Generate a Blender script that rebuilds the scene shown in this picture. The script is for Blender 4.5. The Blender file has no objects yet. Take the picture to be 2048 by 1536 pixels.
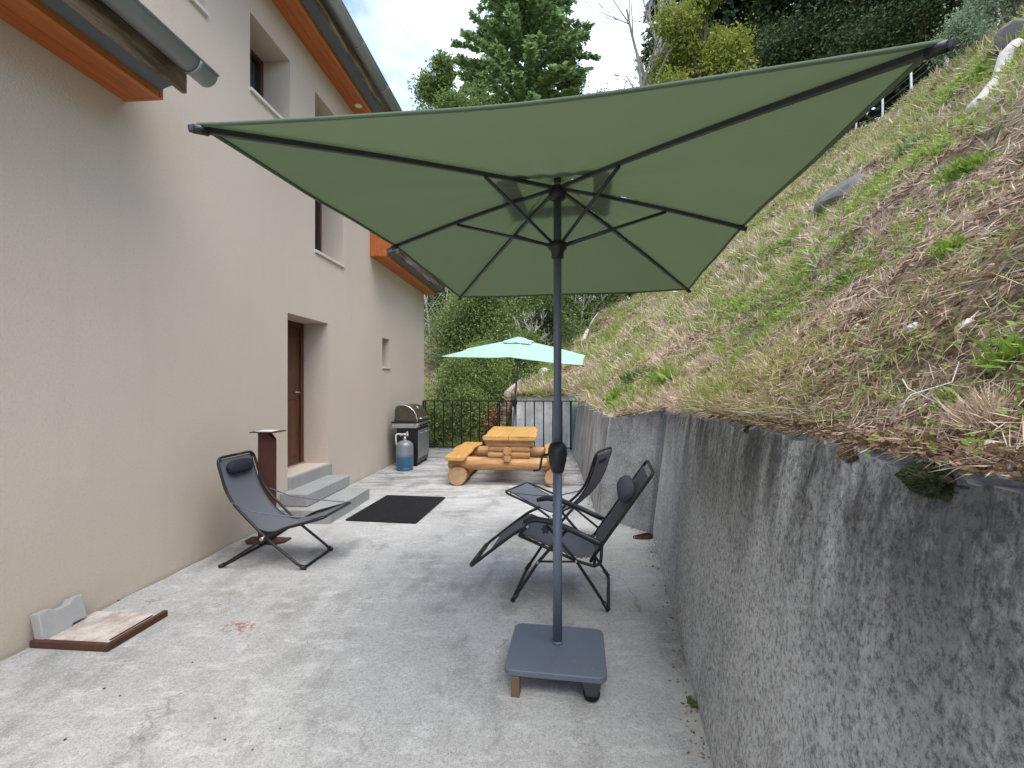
import bpy, bmesh, math, random
import numpy as np
from mathutils import Vector, Matrix
from mathutils.bvhtree import BVHTree

R = math.radians
rng = np.random.default_rng(11)
random.seed(5)
SC = bpy.context.scene
COL = SC.collection

# ------------------------------------------------------------------ camera
EYE, FPX = 1.6, 920.0
cam_d = bpy.data.cameras.new('camera')
cam_d.sensor_width = 36.0
cam_d.lens = FPX / 2048 * 36.0
cam_d.clip_start = 0.02
cam_d.clip_end = 2000
cam = bpy.data.objects.new('camera', cam_d)
cam.location = (0, 0, EYE)
cam.rotation_euler = (R(90), 0, 0)
COL.objects.link(cam)
SC.camera = cam

# ------------------------------------------------------------------ world, sun, exposure
SUN_EL, SUN_AZ = R(66), R(158)          # azimuth from +Y towards +X: high, behind the camera
sun_dir = Vector((math.sin(SUN_AZ) * math.cos(SUN_EL), math.cos(SUN_AZ) * math.cos(SUN_EL), math.sin(SUN_EL)))
W = bpy.data.worlds.new('World'); SC.world = W; W.use_nodes = True
nt = W.node_tree; nt.nodes.clear()
wo = nt.nodes.new('ShaderNodeOutputWorld'); bg = nt.nodes.new('ShaderNodeBackground')
sky = nt.nodes.new('ShaderNodeTexSky'); sky.sky_type = 'NISHITA'; sky.sun_disc = False
sky.sun_elevation = SUN_EL; sky.sun_rotation = SUN_AZ; sky.altitude = 800; sky.air_density = 1.0; sky.dust_density = 1.5
tc = nt.nodes.new('ShaderNodeTexCoord')
mp = nt.nodes.new('ShaderNodeMapping'); mp.inputs['Scale'].default_value = (1, 1, 1.7)
mp.inputs['Location'].default_value = (0.35, 0.1, 0.2)
cn = nt.nodes.new('ShaderNodeTexNoise'); cn.inputs['Scale'].default_value = 2.6; cn.inputs['Detail'].default_value = 9; cn.inputs['Roughness'].default_value = 0.58
cr = nt.nodes.new('ShaderNodeValToRGB'); cr.color_ramp.elements[0].position = 0.40; cr.color_ramp.elements[1].position = 0.74
cr.color_ramp.elements[0].color = (0.06, 0.06, 0.06, 1); cr.color_ramp.elements[1].color = (0.9, 0.9, 0.9, 1)
mx = nt.nodes.new('ShaderNodeMix'); mx.data_type = 'RGBA'
mx.inputs['B'].default_value = (6.3, 6.8, 7.8, 1)
nt.links.new(tc.outputs['Generated'], mp.inputs['Vector']); nt.links.new(mp.outputs['Vector'], cn.inputs['Vector'])
nt.links.new(cn.outputs['Fac'], cr.inputs['Fac']); nt.links.new(cr.outputs['Color'], mx.inputs['Factor'])
nt.links.new(sky.outputs['Color'], mx.inputs['A']); nt.links.new(mx.outputs['Result'], bg.inputs['Color'])
bg.inputs['Strength'].default_value = 0.15
nt.links.new(bg.outputs['Background'], wo.inputs['Surface'])

sun_d = bpy.data.lights.new('sun', 'SUN'); sun_d.energy = 1.5; sun_d.angle = R(50); sun_d.color = (1.0, 0.95, 0.87)
sun = bpy.data.objects.new('sun', sun_d); COL.objects.link(sun)
sun.rotation_euler = sun_dir.to_track_quat('Z', 'Y').to_euler()

SC.view_settings.view_transform = 'Standard'; SC.view_settings.look = 'None'
SC.view_settings.gamma = 1.0; SC.view_settings.use_curve_mapping = False
SC.view_settings.exposure = 1.42
SC.cycles.max_bounces = 6; SC.cycles.diffuse_bounces = 4; SC.cycles.glossy_bounces = 2; SC.cycles.transmission_bounces = 4; SC.cycles.transparent_max_bounces = 4

# ------------------------------------------------------------------ helpers
def at(u, v, Y):
    return Vector(((u - 1024) * Y / FPX, Y, EYE - (v - 768) * Y / FPX))

def tag(o, label=None, cat=None, group=None, kind=None):
    if label: o['label'] = label
    if cat: o['category'] = cat
    if group: o['group'] = group
    if kind: o['kind'] = kind
    return o

def empty(name, loc=(0, 0, 0), rz=0.0, label=None, cat=None, group=None):
    o = bpy.data.objects.new(name, None); o.empty_display_size = 0.1
    o.location = loc; o.rotation_euler = (0, 0, rz); COL.objects.link(o)
    return tag(o, label, cat, group)

class MB:
    def __init__(s): s.v = []; s.f = []; s.sm = []
    def add(s, vs, fs, smooth=False):
        b = len(s.v); s.v += [tuple(p) for p in vs]
        for f in fs: s.f.append(tuple(b + i for i in f)); s.sm.append(smooth)
        return s
    def box(s, x0, x1, y0, y1, z0, z1, mat=None):
        vs = [Vector(p) for p in ((x0,y0,z0),(x1,y0,z0),(x1,y1,z0),(x0,y1,z0),(x0,y0,z1),(x1,y0,z1),(x1,y1,z1),(x0,y1,z1))]
        if mat is not None: vs = [mat @ p for p in vs]
        return s.add(vs, [(0,3,2,1),(4,5,6,7),(0,1,5,4),(1,2,6,5),(2,3,7,6),(3,0,4,7)])
    def prism(s, poly, h0, h1, fn):
        n = len(poly)
        vs = [fn(a, b, h0) for a, b in poly] + [fn(a, b, h1) for a, b in poly]
        fs = [tuple(range(n - 1, -1, -1)), tuple(range(n, 2 * n))]
        fs += [(i, (i + 1) % n, n + (i + 1) % n, n + i) for i in range(n)]
        return s.add(vs, fs)
    def tube(s, pts, r, n=10, closed=False, caps=True, flat=None):
        pts = [Vector(p) for p in pts]; m = len(pts)
        rr = r if isinstance(r, (list, tuple)) else [r] * m
        tang = []
        for i in range(m):
            a = pts[(i - 1) % m] if (closed or i > 0) else pts[i]
            b = pts[(i + 1) % m] if (closed or i < m - 1) else pts[i]
            t = (b - a); tang.append(t.normalized() if t.length > 1e-9 else Vector((0, 0, 1)))
        up = Vector((0, 0, 1)) if abs(tang[0].z) < 0.9 else Vector((1, 0, 0))
        nrm = (up - tang[0] * up.dot(tang[0])).normalized()
        vs = []
        for i in range(m):
            nrm = nrm - tang[i] * nrm.dot(tang[i])
            nrm = nrm.normalized() if nrm.length > 1e-9 else tang[i].orthogonal().normalized()
            bn = tang[i].cross(nrm)
            for k in range(n):
                a = 2 * math.pi * (k + (0.5 if n == 4 else 0)) / n
                vs.append(pts[i] + (nrm * math.cos(a) + bn * math.sin(a)) * rr[i])
        fs = []
        for i in range(m if closed else m - 1):
            j = (i + 1) % m
            for k in range(n):
                fs.append((i * n + k, i * n + (k + 1) % n, j * n + (k + 1) % n, j * n + k))
        s.add(vs, fs, smooth=n > 4)
        if caps and not closed:
            b = len(s.v) - len(vs)
            s.f.append(tuple(b + k for k in range(n - 1, -1, -1))); s.sm.append(False)
            s.f.append(tuple(b + (m - 1) * n + k for k in range(n))); s.sm.append(False)
        return s
    def lathe(s, prof, n=24, c=(0, 0, 0), mat=None):
        vs = []
        for r_, z_ in prof:
            for k in range(n):
                a = 2 * math.pi * k / n
                p = Vector((c[0] + r_ * math.cos(a), c[1] + r_ * math.sin(a), c[2] + z_))
                vs.append(mat @ p if mat is not None else p)
        fs = []
        for i in range(len(prof) - 1):
            for k in range(n):
                fs.append((i * n + k, i * n + (k + 1) % n, (i + 1) * n + (k + 1) % n, (i + 1) * n + k))
        s.add(vs, fs, smooth=True)
        b = len(s.v) - len(vs)
        if prof[0][0] > 1e-6: s.f.append(tuple(b + k for k in range(n - 1, -1, -1))); s.sm.append(False)
        if prof[-1][0] > 1e-6: s.f.append(tuple(b + (len(prof) - 1) * n + k for k in range(n))); s.sm.append(False)
        return s
    def grid(s, fn, nu, nv, smooth=True):
        vs = [fn(i / nu, j / nv) for i in range(nu + 1) for j in range(nv + 1)]
        fs = [(i * (nv + 1) + j, (i + 1) * (nv + 1) + j, (i + 1) * (nv + 1) + j + 1, i * (nv + 1) + j + 1) for i in range(nu) for j in range(nv)]
        return s.add(vs, fs, smooth)
    def mesh(s, name):
        me = bpy.data.meshes.new(name); me.from_pydata(s.v, [], s.f)
        me.polygons.foreach_set('use_smooth', s.sm); me.update(); return me
    def build(s, name, mat, parent=None, bevel=0.0, seg=2, solid=0.0, sub=0, recalc=True):
        me = s.mesh(name)
        if recalc:
            bm = bmesh.new(); bm.from_mesh(me); bmesh.ops.recalc_face_normals(bm, faces=bm.faces); bm.to_mesh(me); bm.free()
        return link(name, me, mat, parent, bevel, seg, solid, sub)

def link(name, me, mat, parent=None, bevel=0.0, seg=2, solid=0.0, sub=0):
    o = bpy.data.objects.new(name, me); COL.objects.link(o)
    if mat and not me.materials: me.materials.append(mat)
    if parent: o.parent = parent
    if solid:
        m = o.modifiers.new('solid', 'SOLIDIFY'); m.thickness = solid; m.offset = 0
    if sub:
        m = o.modifiers.new('sub', 'SUBSURF'); m.levels = m.render_levels = sub
    if bevel:
        m = o.modifiers.new('bevel', 'BEVEL'); m.width = bevel; m.segments = seg; m.limit_method = 'ANGLE'; m.angle_limit = R(40)
    return o

def fillet(pts, rad, k=4):
    pts = [Vector(p) for p in pts]; out = [pts[0]]
    for i in range(1, len(pts) - 1):
        a, b, c = pts[i - 1], pts[i], pts[i + 1]
        d = min(rad, (a - b).length * 0.45, (c - b).length * 0.45)
        p, q = b + (a - b).normalized() * d, b + (c - b).normalized() * d
        for j in range(k + 1):
            t = j / k; out.append(p * (1 - t) ** 2 + b * 2 * t * (1 - t) + q * t * t)
    out.append(pts[-1]); return out

def copy_tree(o, parent=None):
    c = o.copy(); COL.objects.link(c); c.parent = parent
    for ch in list(o.children): copy_tree(ch, c)
    return c

# ------------------------------------------------------------------ materials
class NT:
    def __init__(s, name):
        s.m = bpy.data.materials.new(name); s.m.use_nodes = True; s.t = s.m.node_tree; s.t.nodes.clear()
        s.out = s.t.nodes.new('ShaderNodeOutputMaterial'); s.b = s.t.nodes.new('ShaderNodeBsdfPrincipled')
        s.t.links.new(s.b.outputs[0], s.out.inputs[0]); s.tc = s.t.nodes.new('ShaderNodeTexCoord')
        s.coord = s.tc.outputs['Object']
    def L(s, a, b): s.t.links.new(a, b)
    def set(s, k, v):
        if hasattr(v, 'links'): s.L(v, s.b.inputs[k])
        else: s.b.inputs[k].default_value = v if not (isinstance(v, tuple) and len(v) == 3) else v + (1,)
    def map(s, scale=(1, 1, 1), rot=(0, 0, 0), loc=(0, 0, 0)):
        n = s.t.nodes.new('ShaderNodeMapping'); n.inputs['Scale'].default_value = scale; n.inputs['Rotation'].default_value = rot
        n.inputs['Location'].default_value = loc; s.L(s.coord, n.inputs['Vector']); return n.outputs[0]
    def noise(s, scale, detail=5, rough=0.55, vec=None, dist=0.0):
        n = s.t.nodes.new('ShaderNodeTexNoise'); n.inputs['Scale'].default_value = scale; n.inputs['Detail'].default_value = detail
        n.inputs['Roughness'].default_value = rough; n.inputs['Distortion'].default_value = dist
        s.L(vec if vec is not None else s.coord, n.inputs['Vector']); return n.outputs['Fac']
    def voro(s, scale, vec=None, feature='F1'):
        n = s.t.nodes.new('ShaderNodeTexVoronoi'); n.inputs['Scale'].default_value = scale; n.feature = feature
        s.L(vec if vec is not None else s.coord, n.inputs['Vector']); return n.outputs['Distance']
    def wave(s, scale, vec=None, dist=2.0, detail=3, direction='X', kind='BANDS'):
        n = s.t.nodes.new('ShaderNodeTexWave'); n.wave_type = kind
        if kind == 'BANDS': n.bands_direction = direction
        else: n.rings_direction = direction
        n.inputs['Scale'].default_value = scale; n.inputs['Distortion'].default_value = dist; n.inputs['Detail'].default_value = detail
        s.L(vec if vec is not None else s.coord, n.inputs['Vector']); return n.outputs['Fac']
    def ramp(s, fac, stops):
        n = s.t.nodes.new('ShaderNodeValToRGB'); e = n.color_ramp.elements
        while len(e) < len(stops): e.new(0.5)
        for i, (p, c) in enumerate(stops):
            e[i].position = p; e[i].color = (c, c, c, 1) if not isinstance(c, tuple) else c + (1,)
        s.L(fac, n.inputs['Fac']); return n.outputs['Color']
    def mix(s, fac, a, b, mode='MIX'):
        n = s.t.nodes.new('ShaderNodeMix'); n.data_type = 'RGBA'; n.blend_type = mode
        for k, v in (('Factor', fac), ('A', a), ('B', b)):
            if hasattr(v, 'links'): s.L(v, n.inputs[k])
            else: n.inputs[k].default_value = v if not isinstance(v, tuple) else v + (1,)
        return n.outputs['Result']
    def math(s, op, a, b=0.0, clamp=False):
        n = s.t.nodes.new('ShaderNodeMath'); n.operation = op; n.use_clamp = clamp
        for i, v in enumerate((a, b)):
            if hasattr(v, 'links'): s.L(v, n.inputs[i])
            else: n.inputs[i].default_value = v
        return n.outputs[0]
    def sep(s, vec=None):
        n = s.t.nodes.new('ShaderNodeSeparateXYZ'); s.L(vec if vec is not None else s.coord, n.inputs[0]); return n.outputs
    def bump(s, h, strength=0.4, dist=0.01, prev=None):
        n = s.t.nodes.new('ShaderNodeBump'); n.inputs['Strength'].default_value = strength; n.inputs['Distance'].default_value = dist
        s.L(h, n.inputs['Height'])
        if prev is not None: s.L(prev, n.inputs['Normal'])
        s.L(n.outputs[0], s.b.inputs['Normal']); return n.outputs[0]

def plain(name, col, rough=0.6, metal=0.0, var=0.15, scale=8.0, bump=0.0, bscale=200.0, coat=0.0):
    n = NT(name)
    f = n.noise(scale, 6, 0.6)
    c = n.mix(f, tuple(x * (1 - var) for x in col), tuple(min(1, x * (1 + var)) for x in col))
    n.set('Base Color', c); n.set('Metallic', metal)
    rr = n.ramp(n.noise(scale * 3, 4), [(0.3, max(0.02, rough - 0.08)), (0.7, min(1, rough + 0.08))]); n.set('Roughness', rr)
    if coat: n.set('Coat Weight', coat)
    if bump: n.bump(n.noise(bscale, 3), bump, 0.003)
    return n.m

M = {}
def mat_stucco():
    n = NT('stucco')
    big = n.noise(0.5, 4, 0.5); mid = n.noise(3.0, 5, 0.6); grain = n.noise(170, 3, 0.65); g2 = n.noise(60, 4, 0.6)
    c = n.mix(n.ramp(big, [(0.3, 0.0), (0.7, 1.0)]), (0.565, 0.47, 0.375), (0.61, 0.515, 0.42))
    c = n.mix(n.math('MULTIPLY', n.ramp(mid, [(0.45, 0.0), (0.75, 1.0)]), 0.25), c, (0.55, 0.48, 0.41))
    c = n.mix(n.math('MULTIPLY', n.ramp(grain, [(0.3, 1.0), (0.5, 0.0)]), 0.22), c, (0.38, 0.32, 0.26))
    # splash-back dirt low on the wall
    z = n.sep()[2]
    low = n.math('MULTIPLY', n.ramp(z, [(0.0, 1.0), (0.35, 0.0)]), n.ramp(n.noise(5, 5, 0.7), [(0.4, 0.0), (0.7, 1.0)]))
    c = n.mix(n.math('MULTIPLY', low, 0.35), c, (0.40, 0.34, 0.27))
    n.set('Base Color', c); n.set('Roughness', 0.92)
    sx, sy, sz_ = n.sep()
    run = n.math('MULTIPLY', n.ramp(n.noise(2.0, 6, 0.7, n.map((1, 1.6, 0.12))), [(0.55, 0.0), (0.72, 1.0)]), 0.14)
    c2 = n.mix(run, c, (0.42, 0.36, 0.295))
    c2 = n.mix(n.math('MULTIPLY', n.ramp(g2, [(0.34, 1.0), (0.5, 0.0)]), 0.22), c2, (0.42, 0.35, 0.28))
    n.set('Base Color', c2)
    b = n.bump(g2, 0.5, 0.005); n.bump(grain, 0.6, 0.003, b); return n.m
M['stucco'] = mat_stucco()

def mat_patio():
    n = NT('patio_concrete')
    warp = n.map((1, 0.55, 1))
    big = n.noise(0.55, 5, 0.6); med = n.noise(2.3, 7, 0.65, warp); fine = n.noise(26, 6, 0.7); speck = n.noise(150, 3, 0.7); tiny = n.voro(95)
    c = n.mix(n.ramp(big, [(0.32, 0.0), (0.68, 1.0)]), (0.365, 0.36, 0.34), (0.51, 0.505, 0.485))
    dark = n.ramp(med, [(0.36, 1.0), (0.50, 0.0)])
    c = n.mix(n.math('MULTIPLY', dark, 0.7), c, (0.21, 0.205, 0.19))
    white = n.ramp(n.noise(5.5, 7, 0.7, n.map((0.75, 1.6, 1), loc=(3.1, 1.2, 0))), [(0.52, 0.0), (0.64, 1.0)])
    c = n.mix(n.math('MULTIPLY', white, 0.55), c, (0.62, 0.615, 0.59))
    c = n.mix(n.math('MULTIPLY', n.ramp(fine, [(0.35, 1.0), (0.52, 0.0)]), 0.35), c, (0.20, 0.20, 0.19))
    s2 = n.noise(58, 5, 0.75)
    c = n.mix(n.math('MULTIPLY', n.ramp(s2, [(0.36, 1.0), (0.47, 0.0)]), 0.5), c, (0.20, 0.20, 0.195))
    c = n.mix(n.math('MULTIPLY', n.ramp(s2, [(0.53, 0.0), (0.66, 1.0)]), 0.42), c, (0.66, 0.66, 0.64))
    c = n.mix(n.math('MULTIPLY', n.ramp(speck, [(0.32, 1.0), (0.46, 0.0)]), 0.75), c, (0.11, 0.11, 0.108))
    crk = n.t.nodes.new('ShaderNodeTexVoronoi'); crk.feature = 'DISTANCE_TO_EDGE'; crk.inputs['Scale'].default_value = 0.55
    wv = n.t.nodes.new('ShaderNodeVectorMath'); wv.operation = 'ADD'; nz_ = n.t.nodes.new('ShaderNodeTexNoise'); nz_.inputs['Scale'].default_value = 2.2; nz_.inputs['Detail'].default_value = 6
    n.L(n.coord, nz_.inputs['Vector']); n.L(n.coord, wv.inputs[0]); n.L(nz_.outputs['Color'], wv.inputs[1]); n.L(wv.outputs[0], crk.inputs['Vector'])
    ck = n.math('MULTIPLY', n.ramp(crk.outputs['Distance'], [(0.0, 1.0), (0.006, 0.0)]), n.ramp(n.noise(1.1, 4, 0.6, n.map(loc=(5, 5, 0))), [(0.5, 0.0), (0.58, 1.0)]))
    c = n.mix(n.math('MULTIPLY', ck, 0.6), c, (0.13, 0.12, 0.11))
    c = n.mix(n.math('MULTIPLY', n.ramp(speck, [(0.58, 0.0), (0.7, 1.0)]), 0.4), c, (0.66, 0.66, 0.65))
    # beige lime stains along the retaining wall and far slab mildew
    X, Y, Z = n.sep()
    wl = n.math('SUBTRACT', n.math('MULTIPLY', Y, 0.18), n.math('MULTIPLY', X, 1.0))
    nearw = n.ramp(n.math('ADD', n.math('MULTIPLY', wl, 1.0), 0.9), [(0.0, 1.0), (0.75, 0.0)])
    lime = n.math('MULTIPLY', nearw, n.ramp(n.noise(3.2, 7, 0.7, n.map(loc=(7, 2, 0))), [(0.42, 0.0), (0.56, 1.0)]))
    c = n.mix(n.math('MULTIPLY', lime, 0.75), c, (0.56, 0.53, 0.44))
    mil = n.math('MULTIPLY', n.ramp(n.math('MULTIPLY', Y, 0.1), [(0.5, 0.0), (0.75, 1.0)]), n.ramp(n.noise(1.6, 7, 0.72, n.map((0.7, 2.2, 1), loc=(1, 9, 0))), [(0.47, 0.0), (0.6, 1.0)]))
    c = n.mix(n.math('MULTIPLY', mil, 0.7), c, (0.12, 0.12, 0.11))
    # earthy wash beside the rusty hatch
    dx = n.math('SUBTRACT', X, -2.12); dy = n.math('MULTIPLY', n.math('SUBTRACT', Y, 3.45), 0.8)
    d2 = n.math('ADD', n.math('MULTIPLY', dx, dx), n.math('MULTIPLY', dy, dy))
    wash = n.math('MULTIPLY', n.ramp(d2, [(0.0, 1.0), (0.22, 0.0)]), n.ramp(n.noise(9, 6, 0.75), [(0.42, 0.0), (0.6, 1.0)]))
    c = n.mix(n.math('MULTIPLY', wash, 0.55), c, (0.24, 0.20, 0.15))
    # flaked brick-red paint mark
    dx = n.math('SUBTRACT', X, -1.80); dy = n.math('MULTIPLY', n.math('SUBTRACT', Y, 3.03), 1.6)
    d2 = n.math('ADD', n.math('MULTIPLY', dx, dx), n.math('MULTIPLY', dy, dy))
    red = n.math('MULTIPLY', n.ramp(d2, [(0.006, 1.0), (0.02, 0.0)]), n.ramp(n.noise(24, 4, 0.6), [(0.50, 0.0), (0.53, 1.0)]))
    c = n.mix(n.math('MULTIPLY', red, 0.8), c, (0.27, 0.11, 0.06))
    n.set('Base Color', c); n.set('Roughness', 0.88)
    b = n.bump(fine, 0.4, 0.008); b = n.bump(s2, 0.6, 0.006, b); n.bump(speck, 0.6, 0.004, b); return n.m
M['patio'] = mat_patio()

def mat_retaining(name, light, dark, topz, streak=1.0, pit=1.0):
    n = NT(name)
    st = n.noise(1.6, 6, 0.65, n.map((2.2, 2.2, 0.22))); st2 = n.noise(7, 6, 0.7, n.map((2, 2, 0.15)))
    mot = n.noise(4.0, 8, 0.72); big = n.noise(0.8, 4, 0.55); pitn = n.noise(105, 5, 0.8, n.map((1, 1, 0.7))); blob = n.noise(17, 5, 0.65, n.map((1, 1, 0.45)))
    c = n.mix(n.ramp(big, [(0.35, 0.0), (0.65, 1.0)]), dark, light)
    c = n.mix(n.math('MULTIPLY', n.ramp(mot, [(0.38, 1.0), (0.55, 0.0)]), 0.6), c, tuple(x * 0.6 for x in dark))
    c = n.mix(n.math('MULTIPLY', n.ramp(st, [(0.40, 1.0), (0.55, 0.0)]), 0.55 * streak), c, (0.10, 0.095, 0.085))
    c = n.mix(n.math('MULTIPLY', n.ramp(st2, [(0.36, 1.0), (0.5, 0.0)]), 0.4 * streak), c, (0.13, 0.12, 0.11))
    c = n.mix(n.math('MULTIPLY', n.ramp(blob, [(0.29, 1.0), (0.36, 0.0)]), 0.45 * pit), c, (0.06, 0.058, 0.055))
    c = n.mix(n.math('MULTIPLY', n.ramp(pitn, [(0.38, 1.0), (0.50, 0.0)]), 0.62 * pit), c, (0.09, 0.088, 0.086))
    c = n.mix(n.math('MULTIPLY', n.ramp(pitn, [(0.53, 0.0), (0.64, 1.0)]), 0.75 * pit), c, (0.72, 0.72, 0.71))
    gr2 = n.noise(42, 6, 0.8)
    c = n.mix(n.math('MULTIPLY', n.ramp(gr2, [(0.41, 1.0), (0.47, 0.0)]), 0.62 * pit), c, (0.09, 0.088, 0.085))
    c = n.mix(n.math('MULTIPLY', n.ramp(gr2, [(0.53, 0.0), (0.59, 1.0)]), 0.62 * pit), c, (0.82, 0.82, 0.81))
    z = n.sep()[2]
    top = n.math('MULTIPLY', n.ramp(n.math('MULTIPLY', z, 1.0 / topz), [(0.55, 0.0), (0.93, 1.0)]), n.ramp(n.noise(3.2, 7, 0.75, n.map((1.4, 1.4, 0.4))), [(0.36, 0.0), (0.56, 1.0)]))
    c = n.mix(n.math('MULTIPLY', top, 0.8), c, (0.035, 0.032, 0.028))
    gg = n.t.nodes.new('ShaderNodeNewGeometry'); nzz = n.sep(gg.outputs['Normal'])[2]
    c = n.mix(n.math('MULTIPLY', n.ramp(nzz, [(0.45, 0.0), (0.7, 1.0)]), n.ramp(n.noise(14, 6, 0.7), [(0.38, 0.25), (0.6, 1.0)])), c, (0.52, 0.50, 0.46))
    n.set('Base Color', c); n.set('Roughness', 0.95)
    b = n.bump(mot, 0.35, 0.02); b = n.bump(gr2, 0.7 * pit, 0.012, b); n.bump(pitn, 0.9 * pit, 0.008, b); return n.m
M['wall_near'] = mat_retaining('rough_concrete', (0.74, 0.735, 0.72), (0.60, 0.595, 0.58), 1.4, 0.06, 1.0)
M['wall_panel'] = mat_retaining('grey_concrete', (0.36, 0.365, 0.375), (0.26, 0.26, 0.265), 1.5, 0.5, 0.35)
M['wall_far'] = mat_retaining('pale_concrete', (0.52, 0.515, 0.50), (0.36, 0.355, 0.34), 1.6, 0.9, 0.25)
M['wall_end'] = mat_retaining('white_concrete', (0.80, 0.80, 0.79), (0.66, 0.66, 0.65), 2.8, 0.35, 0.1)

def mat_wood(name, a, b, axis='Y', ring=3.0, rough=0.5, knots=True, stretch=0.06, sc=1.0):
    n = NT(name)
    s3 = {'X': (stretch, 1, 1), 'Y': (1, stretch, 1), 'Z': (1, 1, stretch)}[axis]
    v = n.map(tuple(x * sc for x in s3))
    g = n.noise(24, 6, 0.6, v, 0.6); w = n.noise(70, 4, 0.7, v)
    c = n.mix(n.ramp(g, [(0.35, 0.0), (0.65, 1.0)]), a, b)
    c = n.mix(n.math('MULTIPLY', n.ramp(w, [(0.4, 1.0), (0.55, 0.0)]), 0.3), c, tuple(x * 0.55 for x in a))
    if knots:
        k = n.voro(2.3 * sc, n.map(tuple({0: 1.0, 1: 1.0, 2: 1.0}[i] * (0.5 if s3[i] < 1 else 1.6) for i in range(3))))
        c = n.mix(n.ramp(k, [(0.045, 0.85), (0.09, 0.0)]), c, tuple(x * 0.25 for x in a))
    n.set('Base Color', c); n.set('Roughness', rough); n.bump(w, 0.25, 0.003); return n.m
M['orange_wood'] = mat_wood('orange_stained_pine', (0.42, 0.10, 0.02), (0.54, 0.15, 0.032), 'Y', rough=0.45)
M['orange_sky_lit'] = mat_wood('sky_lit_orange_fascia', (0.48, 0.145, 0.032), (0.58, 0.20, 0.05), 'Y', rough=0.45)  # lighter copy of the soffit stain, light from the sky painted in
M['table_top'] = mat_wood('varnished_spruce', (0.54, 0.28, 0.075), (0.66, 0.38, 0.125), 'Y', rough=0.38, knots=False)
M['log_x'] = mat_wood('varnished_log_across', (0.38, 0.18, 0.065), (0.56, 0.31, 0.125), 'X', rough=0.55, stretch=.12)
M['log_y'] = mat_wood('varnished_log_along', (0.36, 0.17, 0.065), (0.54, 0.29, 0.125), 'Y', rough=0.55, stretch=.12)
M['door_wood'] = mat_wood('dark_brown_door', (0.07, 0.022, 0.009), (0.115, 0.036, 0.014), 'Z', rough=0.35, knots=False)
M['block_wood'] = mat_wood('raw_wood_block', (0.14, 0.085, 0.05), (0.22, 0.14, 0.08), 'Z', rough=0.8, knots=False)
def mat_end():
    n = NT('log_end_grain')
    v = n.map((1, 0.02, 1))
    w = n.noise(30, 5, 0.6, v); c = n.mix(w, (0.40, 0.24, 0.12), (0.55, 0.36, 0.20))
    c = n.mix(n.math('MULTIPLY', n.ramp(n.noise(5, 4, 0.6, v), [(0.4, 1.0), (0.6, 0.0)]), 0.5), c, (0.30, 0.18, 0.09))
    n.set('Base Color', c); n.set('Roughness', 0.75); n.bump(w, 0.3, 0.003); return n.m
M['log_end'] = mat_end()
def mat_weathered():
    n = NT('weathered_board')
    v = n.map((1, 0.05, 1)); g = n.noise(30, 6, 0.7, v, 0.8); p = n.noise(5, 6, 0.7, n.map((1, 0.3, 2)))
    c = n.mix(n.ramp(g, [(0.35, 0.0), (0.65, 1.0)]), (0.035, 0.024, 0.016), (0.17, 0.115, 0.07))
    c = n.mix(n.ramp(p, [(0.45, 0.0), (0.6, 0.9)]), c, (0.30, 0.235, 0.165))
    n.set('Base Color', c); n.set('Roughness', 0.9); n.bump(g, 0.7, 0.006); return n.m
M['weathered'] = mat_weathered()

M['zinc'] = plain('zinc_gutter', (0.36, 0.38, 0.40), 0.5, 0.55, 0.22, 3.0, 0.08, 60)
M['flashing'] = plain('grey_painted_flashing', (0.12, 0.135, 0.15), 0.55, 0.2, 0.15, 4)
M['roof_tile'] = plain('grey_roof_tile', (0.17, 0.15, 0.135), 0.85, 0, 0.5, 14, 0.4, 40)
M['sill'] = plain('off_white_sill', (0.62, 0.57, 0.51), 0.7, 0, 0.1, 6)
M['frame_brown'] = plain('dark_brown_window_frame', (0.07, 0.028, 0.015), 0.4, 0, 0.25, 6)
M['white_plastic'] = plain('white_plastic', (0.75, 0.74, 0.71), 0.4, 0, 0.05, 5)
def mat_glass():
    n = NT('dark_window_glass'); n.set('Base Color', (0.02, 0.024, 0.026)); n.set('Roughness', 0.04); n.set('Specular IOR Level', 0.8)
    n.bump(n.noise(1.5, 2), 0.03, 0.02); return n.m
M['glass'] = mat_glass()
def mat_step():
    n = NT('step_concrete')
    f = n.noise(30, 5, 0.7); m = n.noise(4, 6, 0.65); s = n.noise(140, 3, 0.7)
    c = n.mix(m, (0.26, 0.26, 0.25), (0.38, 0.38, 0.365))
    c = n.mix(n.math('MULTIPLY', n.ramp(f, [(0.35, 1.0), (0.5, 0.0)]), 0.45), c, (0.19, 0.19, 0.18))
    nz = n.t.nodes.new('ShaderNodeNewGeometry')
    n.set('Base Color', c); n.set('Roughness', 0.9); b = n.bump(f, 0.25, 0.006); n.bump(s, 0.4, 0.003, b); return n.m
M['step'] = mat_step()
M['iron'] = plain('black_iron', (0.018, 0.018, 0.019), 0.45, 0.3, 0.3, 20, 0.1, 120)
M['grey_pole'] = plain('slate_grey_powder_coat', (0.135, 0.16, 0.20), 0.48, 0.25, 0.12, 6, 0.05, 300)
M['rib_metal'] = plain('dark_grey_rib', (0.055, 0.062, 0.07), 0.42, 0.4, 0.12, 8)
M['black_plastic'] = plain('black_plastic', (0.014, 0.014, 0.016), 0.42, 0, 0.2, 12, 0.05, 250)
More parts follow.
